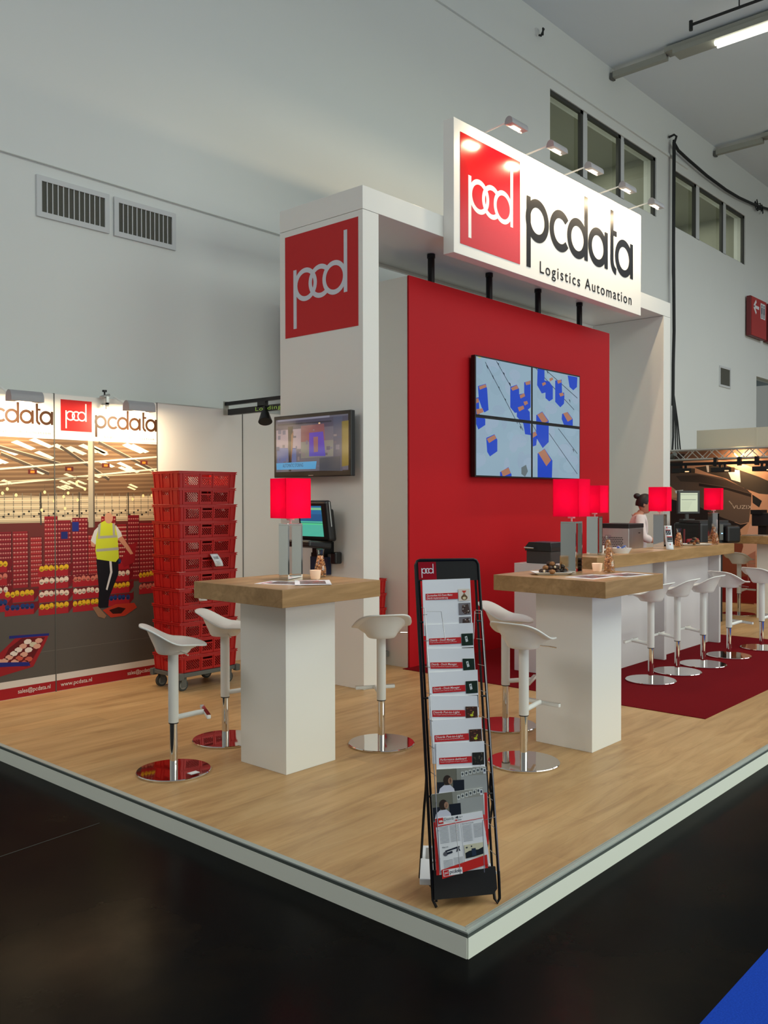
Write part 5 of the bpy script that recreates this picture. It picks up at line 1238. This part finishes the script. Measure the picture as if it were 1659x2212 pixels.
BRO = [
 ([(0.021, 1.270), (0.219, 1.274), (0.216, 1.044), (0.016, 1.046)], .020, std_cover('Gaumenfest KG Franz Mainz', 'Distrib Implementierung', 'loaf', 'grey1', True), 'topmost brochure in the stand, with three pictures and a two-line red title'),
 ([(0.024, 1.090), (0.219, 1.094), (0.214, 0.919), (0.021, 0.925)], .026, std_cover('Distrib - Dock Manager', 'Kosten und Informationen im gesamten Lieferverkehr', 'phone', 'dash'), 'second brochure from the top, green phone picture and whole title visible'),
 ([(0.021, 0.996), (0.215, 0.993), (0.216, 0.828), (0.023, 0.834)], .032, std_cover('Distrib - Dock Manager', 'Kosten und Informationen im gesamten Lieferverkehr', 'phone', 'dash'), 'third brochure from the top, middle one of the three with green phone picture'),
 ([(0.025, 0.901), (0.223, 0.907), (0.218, 0.729), (0.022, 0.736)], .038, std_cover('Distrib - Dock Manager', 'Optimize your internal dock operations', 'phone', 'dash'), 'fourth brochure from the top, lowest one with green phone picture'),
 ([(0.017, 0.811), (0.214, 0.806), (0.214, 0.649), (0.016, 0.656)], .044, std_cover('Distrib Put-to-Light', 'The complete picking and distribution system', 'light', 'dash'), 'fifth brochure from the top, upper one with picture of orange racks'),
 ([(0.019, 0.717), (0.224, 0.721), (0.222, 0.542), (0.018, 0.551)], .050, std_cover('Distrib Put-to-Light', 'The complete picking and distribution system', 'light', 'dash'), 'sixth brochure from the top, lower one with picture of orange racks'),
 ([(0.034, 0.628), (0.228, 0.630), (0.224, 0.455), (0.029, 0.464)], .056, std_cover('Performance dashboard', 'Visual management of your operation', 'dash', 'grey3'), 'seventh brochure from the top, titled about a dashboard'),
 ([(0.029, 0.531), (0.228, 0.532), (0.224, 0.298), (0.022, 0.301)], .062, strip_of_pages, 'eighth brochure from the top, upper one with photo of a person seen from behind'),
 ([(0.004, 0.439), (0.208, 0.454), (0.210, 0.283), (0.005, 0.274)], .068, strip_of_pages, 'ninth brochure from the top, lower one with photo of a person seen from behind'),
 ([(0.011, 0.349), (0.199, 0.368), (0.218, 0.172), (0.020, 0.155)], .074, front_leaflet, 'front leaflet at the bottom of the stand, two columns of text and red foot band'),
]
for i, (cor, nO, kd, lab) in enumerate(BRO): brochure(i, cor, '', lab, kd, nO)
# papers at the foot of the stand
rzz = math.atan2(S.y, S.x)
t = thing('newspaper', 'thick folded newspaper pack lying at the foot inside the brochure stand', 'newspaper', tuple(F1+S*.085+NB*.175+Vector((0, 0, .078))), rzz-.22)
m = MB().box(-.10, .10, -.12, .12, 0, .028, Matrix.Rotation(math.radians(10), 3, 'X'))
o = obj('pages', m, M['paper'], t, bevel=.003)
P = Pic(); P.rect(-.08, .06, .02, .10, RGB(150, 150, 148), 0); P.rect(-.06, .0, -.08, .0, RGB(70, 72, 74), 0); P.rect(-.05, -.01, -.07, -.01, RGB(196, 198, 198), 1)
for k in range(8): P.rect(.01, .09, -.09+.012*k, -.086+.012*k, RGB(110, 112, 112), 0)
o = P.build('print', (0, 0, .029), (1, 0, 0), (0, 1, 0), (0, 0, 1), M['print'], t); o.rotation_euler = (math.radians(10), 0, 0)
t = thing('magazine', 'white magazine with grey picture lying in the black tray of the stand', 'magazine', tuple(F1+S*.17+NB*.10+Vector((0, 0, .10))), rzz+.05)
obj('pages', MB().box(-.10, .09, -.07, .07, 0, .012), M['paper'], t, bevel=.002)
P = Pic(); P.rect(-.05, .08, -.06, .02, RGB(170, 170, 172), 0); P.build('print', (0, 0, .0125), (1, 0, 0), (0, 1, 0), (0, 0, 1), M['print'], t)

# ================================================================== neighbouring stand on the right
GX = 13.6
t = thing('printed_backdrop', 'big printed backdrop of a dark close-up device over orange at the right', 'backdrop', (GX, 0, ZP))
obj('board', MB().box(0, .05, 1.2, 6.98, 0, 2.36), mat('brown_board', srgb(90, 60, 50), .6), t)
P = Pic(); c = lambda *a: RGB(*a)
P.rect(-6.98, -1.2, ZP, ZP+2.36, c(132, 66, 46), 0)
P.rect(-6.98, -1.2, 1.0, ZP+2.36, c(120, 84, 66), 1)
P.poly([(-6.011, 1.705), (-5.191, 1.702), (-4.909, 1.175), (-5.188, 0.813), (-5.624, 0.796), (-6.009, 0.928)], c(46, 30, 28), 2)
P.poly([(-6.082, 2.335), (-5.481, 2.315), (-4.912, 2.226), (-4.639, 2.115), (-4.243, 2.004), (-4.236, 0.173), (-4.700, 0.068), (-4.909, 1.175), (-5.119, 1.525), (-6.081, 1.668)], c(206, 150, 118), 2)
P.poly([(-6.082, 2.409), (-5.777, 2.398), (-5.852, 2.108), (-6.081, 1.816)], c(60, 44, 40), 3)
P.poly([(-6.012, 2.089), (-5.627, 2.088), (-5.192, 2.008), (-4.911, 1.876), (-4.746, 1.763), (-4.753, 1.631), (-4.786, 1.332), (-4.909, 1.302), (-5.190, 1.397), (-5.626, 1.595), (-5.851, 1.770), (-6.012, 1.890)], c(98, 78, 68), 4)
P.poly([(-5.928, 2.050), (-5.553, 2.057), (-5.121, 1.964), (-4.808, 1.819), (-4.760, 1.763), (-5.121, 1.865), (-5.553, 1.942), (-5.852, 1.961)], c(70, 56, 50), 5)
P.poly([(-5.553, 1.927), (-5.121, 1.858), (-4.760, 1.756), (-4.753, 1.708), (-5.120, 1.822), (-5.553, 1.884)], c(44, 34, 32), 6)
P.poly([(-6.011, 1.683), (-5.626, 1.580), (-5.190, 1.389), (-4.909, 1.295), (-4.799, 1.317), (-4.909, 1.224), (-5.333, 1.309), (-5.775, 1.448), (-6.011, 1.550)], c(40, 30, 30), 5)
P.poly([(-5.628, 2.175), (-5.192, 2.221), (-4.912, 2.114), (-4.639, 2.011), (-4.373, 1.884), (-4.372, 1.734), (-4.638, 1.762), (-4.842, 1.834), (-5.121, 1.992), (-5.407, 2.083)], c(70, 60, 52), 6)
P.poly([(-5.121, 2.148), (-4.926, 2.115), (-4.911, 1.932), (-5.051, 1.977)], c(232, 222, 212), 7)
P.poly([(-5.444, 2.213), (-5.400, 2.219), (-5.393, 2.097), (-5.422, 2.098)], c(220, 206, 196), 7)
P.poly([(-4.739, 1.749), (-4.597, 1.652), (-4.637, 1.555), (-4.732, 1.624)], c(40, 38, 38), 7)
P.poly([(-4.772, 1.304), (-4.241, 1.258), (-4.239, 0.852), (-4.908, 0.825)], c(214, 160, 136), 6)
P.poly([(-5.943, 1.815), (-5.806, 1.829), (-5.813, 1.785), (-5.927, 1.771)], c(236, 238, 240), 7)
q = [(-5.035, 1.582), (-4.766, 1.541)]
E_ = Pic(); E_.text('VUZIX', q[0][0]+.0, q[0][1]-.05, .055, c(196, 176, 160), width=.30); P.p += [(a, b, 8) for a, b, z in E_.p]
P.line([(-5.085, 1.652)][0], [(-5.035, 1.596)][0], .014, c(170, 150, 134), 8)
P.poly([(-5.187, 0.457), (-4.500, 0.566), (-4.498, 0.119), (-5.207, 0.107)], c(128, 28, 26), 6)
P.poly([(-4.811, 0.828), (-4.689, 0.903), (-4.688, 0.486), (-4.796, 0.452)], c(176, 116, 96), 7); P.poly([(-4.804, 0.605), (-4.715, 0.610), (-4.728, 0.470), (-4.783, 0.453)], c(120, 24, 24), 8)
P.p = [p for p in P.p]
P.build('print', (-.0015, 0, -ZP), (0, -1, 0), (0, 0, 1), (-1, 0, 0), M['print'], t, .0003)
t = thing('fabric_canopy', 'long pale fabric box above the truss at the right', 'canopy', (13.45, 0, 2.46))
obj('front_fabric', MB().box(0, .03, 1.2, 5.53, 0, .28), M['lightbox'], t)
obj('side_frame', MB().box(.03, .5, 5.50, 5.53, 0, .28), M['grey_plastic'], t)
obj('top_fabric', MB().box(.03, .5, 1.2, 5.5, .26, .28), M['lightbox'], t)
for y in (4.62, 3.7, 2.8): obj('seam_strip', MB().box(-.003, 0, y, y+.02, 0, .28), M['lightbox'], t)
TX, TZ0, TZ1 = 13.2, 2.285, 2.43
t = thing('lighting_truss', 'aluminium lattice truss carrying black lights at the right', 'truss', (TX, 0, 0))
for z in (TZ0, TZ1): obj('chord', MB().cyl((0, 1.2, z), (0, 6.3, z), .014, n=10), M['truss'], t, smooth=True)
for z in (TZ0, TZ1): obj('rear_chord', MB().cyl((.17, 1.2, z), (.17, 6.3, z), .014, n=10), M['truss'], t, smooth=True)
k = 0; y = 1.25
while y < 6.2:
    a, b = (TZ0, TZ1) if k % 2 else (TZ1, TZ0)
    obj('diagonal', MB().cyl((0, y, a), (0, y+.15, b), .0075, n=6), M['truss'], t)
    obj('rear_diagonal', MB().cyl((.17, y, b), (.17, y+.15, a), .0075, n=6), M['truss'], t); y += .15; k += 1
obj('light_rail', MB().box(-.05, -.02, 1.2, 6.3, 2.19, 2.235), M['black_metal'], t)
for y in (5.1, 4.75, 4.5, 3.9): obj('rail_clamp', MB().box(-.06, .0, y, y+.05, 2.17, 2.30), M['black_metal'], t)
for i, y in enumerate((5.62, 5.02, 4.42, 3.7)):
    t = thing('stage_light', ('leftmost', 'second from left', 'third from left', 'rightmost')[i] + ' black floodlight with amber lamps hung below the truss', 'lamp', (TX-.03, y, 2.13), 0, 'floodlights on the truss')
    obj('housing', MB().box(-.08, .08, -.15, .15, -.05, .02), M['black'], t, bevel=.008); obj('hanger', MB().box(-.015, .015, -.05, -.02, .02, .06).box(-.015, .015, .02, .05, .02, .06), M['black_metal'], t)
    obj('amber_lens', MB().box(-.088, -.081, -.12, -.06, -.040, -.024), M['amber'], t)
tag(obj('par_lamp', MB().cyl((13.10, 5.72, 2.37), (13.25, 5.85, 2.33), .03, .045, n=16), M['grey_plastic'], smooth=True), 'small silver round lamp inside the left end of the truss', 'lamp')
l = bpy.data.lights.new('backdrop_light', 'AREA'); l.size = .12; l.energy = 14; l.color = (1, .72, .40)
o = bpy.data.objects.new('backdrop_light', l); C.objects.link(o); o.location = (13.36, 4.85, 2.36); o.rotation_euler = Vector((.9, 0, -.75)).to_track_quat('-Z', 'Y').to_euler()
t = thing('camera_unit', 'black box device on an arm right of the counter, cut by the picture edge', 'camera', (12.47, 4.20, TZ))
obj('housing', MB().box(-.10, .12, -.16, .12, .12, .30), M['black'], t, bevel=.01); obj('foot', MB().box(-.05, .06, -.06, .05, 0, .12), M['black_metal'], t)
obj('panel', MB().box(-.14, .10, -.02, .12, .28, .34), M['black_metal'], t)
tag(obj('notebook', MB().box(11.95, 12.17, 4.02, 4.30, TZ, TZ+.012), mat('grey_cover', srgb(140, 126, 114), .5), bevel=.002), 'flat grey-brown folder lying on the far high table', 'folder')

# ================================================================== person behind the counter
t = thing('person', 'woman with dark hair bun and white blouse working behind the counter', 'person', (10.16, 4.945, ZP), math.radians(-62))
# local axes: +x is where she faces
def skin(name, joints, edges, m, parent, sub=2, root=0, sm=True):
    me = bpy.data.meshes.new(name); me.from_pydata([j[0] for j in joints], edges, []); me.update()
    o = bpy.data.objects.new(name, me); C.objects.link(o)
    md = o.modifiers.new('skin', 'SKIN'); md.use_smooth_shade = True
    sv = me.skin_vertices[0].data if me.skin_vertices else None
    if sv is None:
        bm = bmesh.new(); bm.from_mesh(me); bm.verts.layers.skin.verify(); bm.to_mesh(me); bm.free(); sv = me.skin_vertices[0].data
    for v, j in zip(sv, joints):
        v.radius = j[1] if isinstance(j[1], tuple) else (j[1], j[1])
    sv[root].use_root = True
    ss = o.modifiers.new('smooth', 'SUBSURF'); ss.levels = sub; ss.render_levels = sub
    me.materials.append(m)
    if parent: o.parent = parent
    return o
J = [((0, 0, .90), (.105, .13)), ((.01, 0, 1.05), (.088, .108)), ((.03, 0, 1.22), (.092, .125)), ((.045, 0, 1.34), (.075, .12)), ((.06, 0, 1.405), (.047, .05)), ((.085, 0, 1.455), (.044, .045)),
     ((.035, -.155, 1.345), .046), ((.09, -.20, 1.10), .036), ((.29, -.15, 1.07), .026), ((.35, -.13, 1.065), (.020, .028)),
     ((.035, .155, 1.345), .046), ((.10, .20, 1.10), .036), ((.30, .14, 1.06), .026), ((.36, .12, 1.055), (.020, .028)),
     ((0, -.085, .82), .082), ((.02, -.085, .48), .056), ((0, -.09, .09), .038), ((.11, -.095, .035), .032),
     ((0, .085, .82), .082), ((.02, .085, .48), .056), ((0, .09, .09), .038), ((.11, .095, .035), .032)]
Eg = [(0, 1), (1, 2), (2, 3), (3, 4), (4, 5), (3, 6), (6, 7), (7, 8), (8, 9), (3, 10), (10, 11), (11, 12), (12, 13), (0, 14), (14, 15), (15, 16), (16, 17), (0, 18), (18, 19), (19, 20), (20, 21)]
# fingers: five short chains from each palm
hs = []
for base, sgn in ((9, 1), (13, -1)):
    px_, py_, pz_ = J[base][0]
    for k, (dy, ln) in enumerate(((-.024, .062), (-.008, .072), (.008, .068), (.023, .054))):
        a = len(J); J += [((px_+.03, py_+dy, pz_), .0085), ((px_+.03+ln*.5, py_+dy*1.2, pz_-.012), .0080), ((px_+.03+ln*.85, py_+dy*1.2, pz_-.038), .0065)]
        Eg += [(base, a), (a, a+1), (a+1, a+2)]
    a = len(J); J += [((px_+.005, py_+.034*sgn, pz_-.006), .0095), ((px_+.04, py_+.046*sgn, pz_-.022), .008)]; Eg += [(base, a), (a, a+1)]
body = skin('body', J, Eg, M['skin'], t)
# head: one continuous surface shaped from rings, tilted down a little
def head():
    m = MB(); nu, nv = 36, 26; vs = []
    for i in range(nv+1):
        v = i/nv; th = PI*v; z = .118*math.cos(th)
        for k in range(nu):
            a = 2*PI*k/nu; ca, sa = math.cos(a), math.sin(a); rr = math.sin(th)
            x = .094*rr*ca; y = .074*rr*sa
            jaw = max(0, -z/.118)
            y *= 1-.30*jaw; x *= 1-.06*jaw
            if ca < 0: x *= 1-.40*jaw
            f = max(0, ca)**6
            nose = math.exp(-((z+.020)/.020)**2)*max(0, ca)**40*.026 + math.exp(-((z-.005)/.022)**2)*max(0, ca)**40*.010
            brow = math.exp(-((z-.028)/.012)**2)*f*.004
            socket = -math.exp(-((z-.010)/.014)**2)*(math.exp(-((abs(a if a < PI else a-2*PI)-.42)/.22)**2))*.007
            lips = math.exp(-((z+.056)/.010)**2)*max(0, ca)**14*.007 + math.exp(-((z+.070)/.009)**2)*max(0, ca)**14*.005
            chin = math.exp(-((z+.098)/.016)**2)*f*.012
            d_ = nose+brow+socket+lips+chin
            vs.append((x+d_*ca+.004*jaw, y+d_*sa*.6, z))
    m.v = vs; m.f = [(i*nu+k, (i+1)*nu+k, (i+1)*nu+(k+1) % nu, i*nu+(k+1) % nu) for i in range(nv) for k in range(nu)]
    for s_ in (1, -1): m.ball((-.012, s_*.076, -.004), .018, .007, .030, 10, 8, Matrix.Rotation(-.2, 3, 'Y'))
    return m
hd = obj('head', head(), M['skin'], t, smooth=True, loc=(.115, 0, 1.525), weld=True); hd.rotation_euler = (0, math.radians(12), 0)
hair = MB(); nu, nv = 30, 18; vs = []
for i in range(nv+1):
    th = PI*i/nv
    for k in range(nu):
        a = 2*PI*k/nu; ca = math.cos(a)
        cut = 1.0
        z = .126*math.cos(th); x = -.006+.106*math.sin(th)*ca; y = .083*math.sin(th)*math.sin(a)
        lim = .045 if ca > .35 else (-.006 if ca > -.05 else -.055)     # hairline in front, ear height at the side, nape behind
        if z < lim:
            f_ = max(0, 1-(lim-z)/.03); x = x*(.80+.20*f_); y = y*(.78+.22*f_)
        vs.append((x, y, z))
hair.v = vs; hair.f = [(i*nu+k, (i+1)*nu+k, (i+1)*nu+(k+1) % nu, i*nu+(k+1) % nu) for i in range(nv) for k in range(nu) if vs[i*nu+k][2] > (-.04 if math.cos(2*PI*k/nu) < .05 else .01 if math.cos(2*PI*k/nu) < .35 else .03)]
ho = obj('hair', hair, M['hair'], t, smooth=True, loc=(.113, 0, 1.527), weld=True); ho.rotation_euler = (0, math.radians(12), 0)
obj('hair_bun', MB().ball((0, 0, 0), .042, .040, .036, 18, 12, jit=.02), M['hair'], t, smooth=True, loc=(.022, 0, 1.622))
for s_ in (1, -1):
    e = obj('eye', MB().ball((0, 0, 0), .011, .012, .007, 12, 8), M['porcelain'], hd, smooth=True, loc=(.077, s_*.031, .008)); obj('eyebrow', MB().tube([(.086, s_*.016, .028), (.084, s_*.032, .032), (.072, s_*.046, .028)], .0022, 6), M['hair'], hd)
    i_ = obj('iris', MB().ball((0, 0, 0), .0055, .0055, .0055, 10, 6), M['hair'], hd, smooth=True, loc=(.0845, s_*.031, .007))
obj('lips', MB().tube([(.083, -.019, -.062), (.096, -.008, -.060), (.099, 0, -.061), (.096, .008, -.060), (.083, .019, -.062)], .0048, 8), mat('lips', srgb(170, 84, 84), .4), hd, smooth=True)
# blouse with sleeves to the elbow, trousers, shoes
SJ = [((0, 0, .84), (.125, .150)), ((.01, 0, 1.02), (.105, .128)), ((.03, 0, 1.20), (.112, .142)), ((.045, 0, 1.33), (.100, .145)), ((.052, 0, 1.385), (.066, .085)),
      ((.035, -.15, 1.345), .078), ((.085, -.21, 1.12), .056), ((.19, -.18, 1.085), .045), ((.035, .15, 1.345), .078), ((.095, .21, 1.12), .056), ((.20, .17, 1.08), .045)]
skin('blouse', SJ, [(0, 1), (1, 2), (2, 3), (3, 4), (3, 5), (5, 6), (6, 7), (3, 8), (8, 9), (9, 10)], M['shirt'], t)
skin('trousers', [((0, 0, .90), (.115, .140)), ((0, -.088, .80), .094), ((.02, -.088, .48), .068), ((0, -.09, .12), .055), ((0, .088, .80), .094), ((.02, .088, .48), .068), ((0, .09, .12), .055)], [(0, 1), (1, 2), (2, 3), (0, 4), (4, 5), (5, 6)], M['trousers'], t)
for s_ in (1, -1): obj('shoe', MB().ball((.06, s_*.095, .035), .125, .045, .036, 16, 10), M['black'], t, smooth=True)
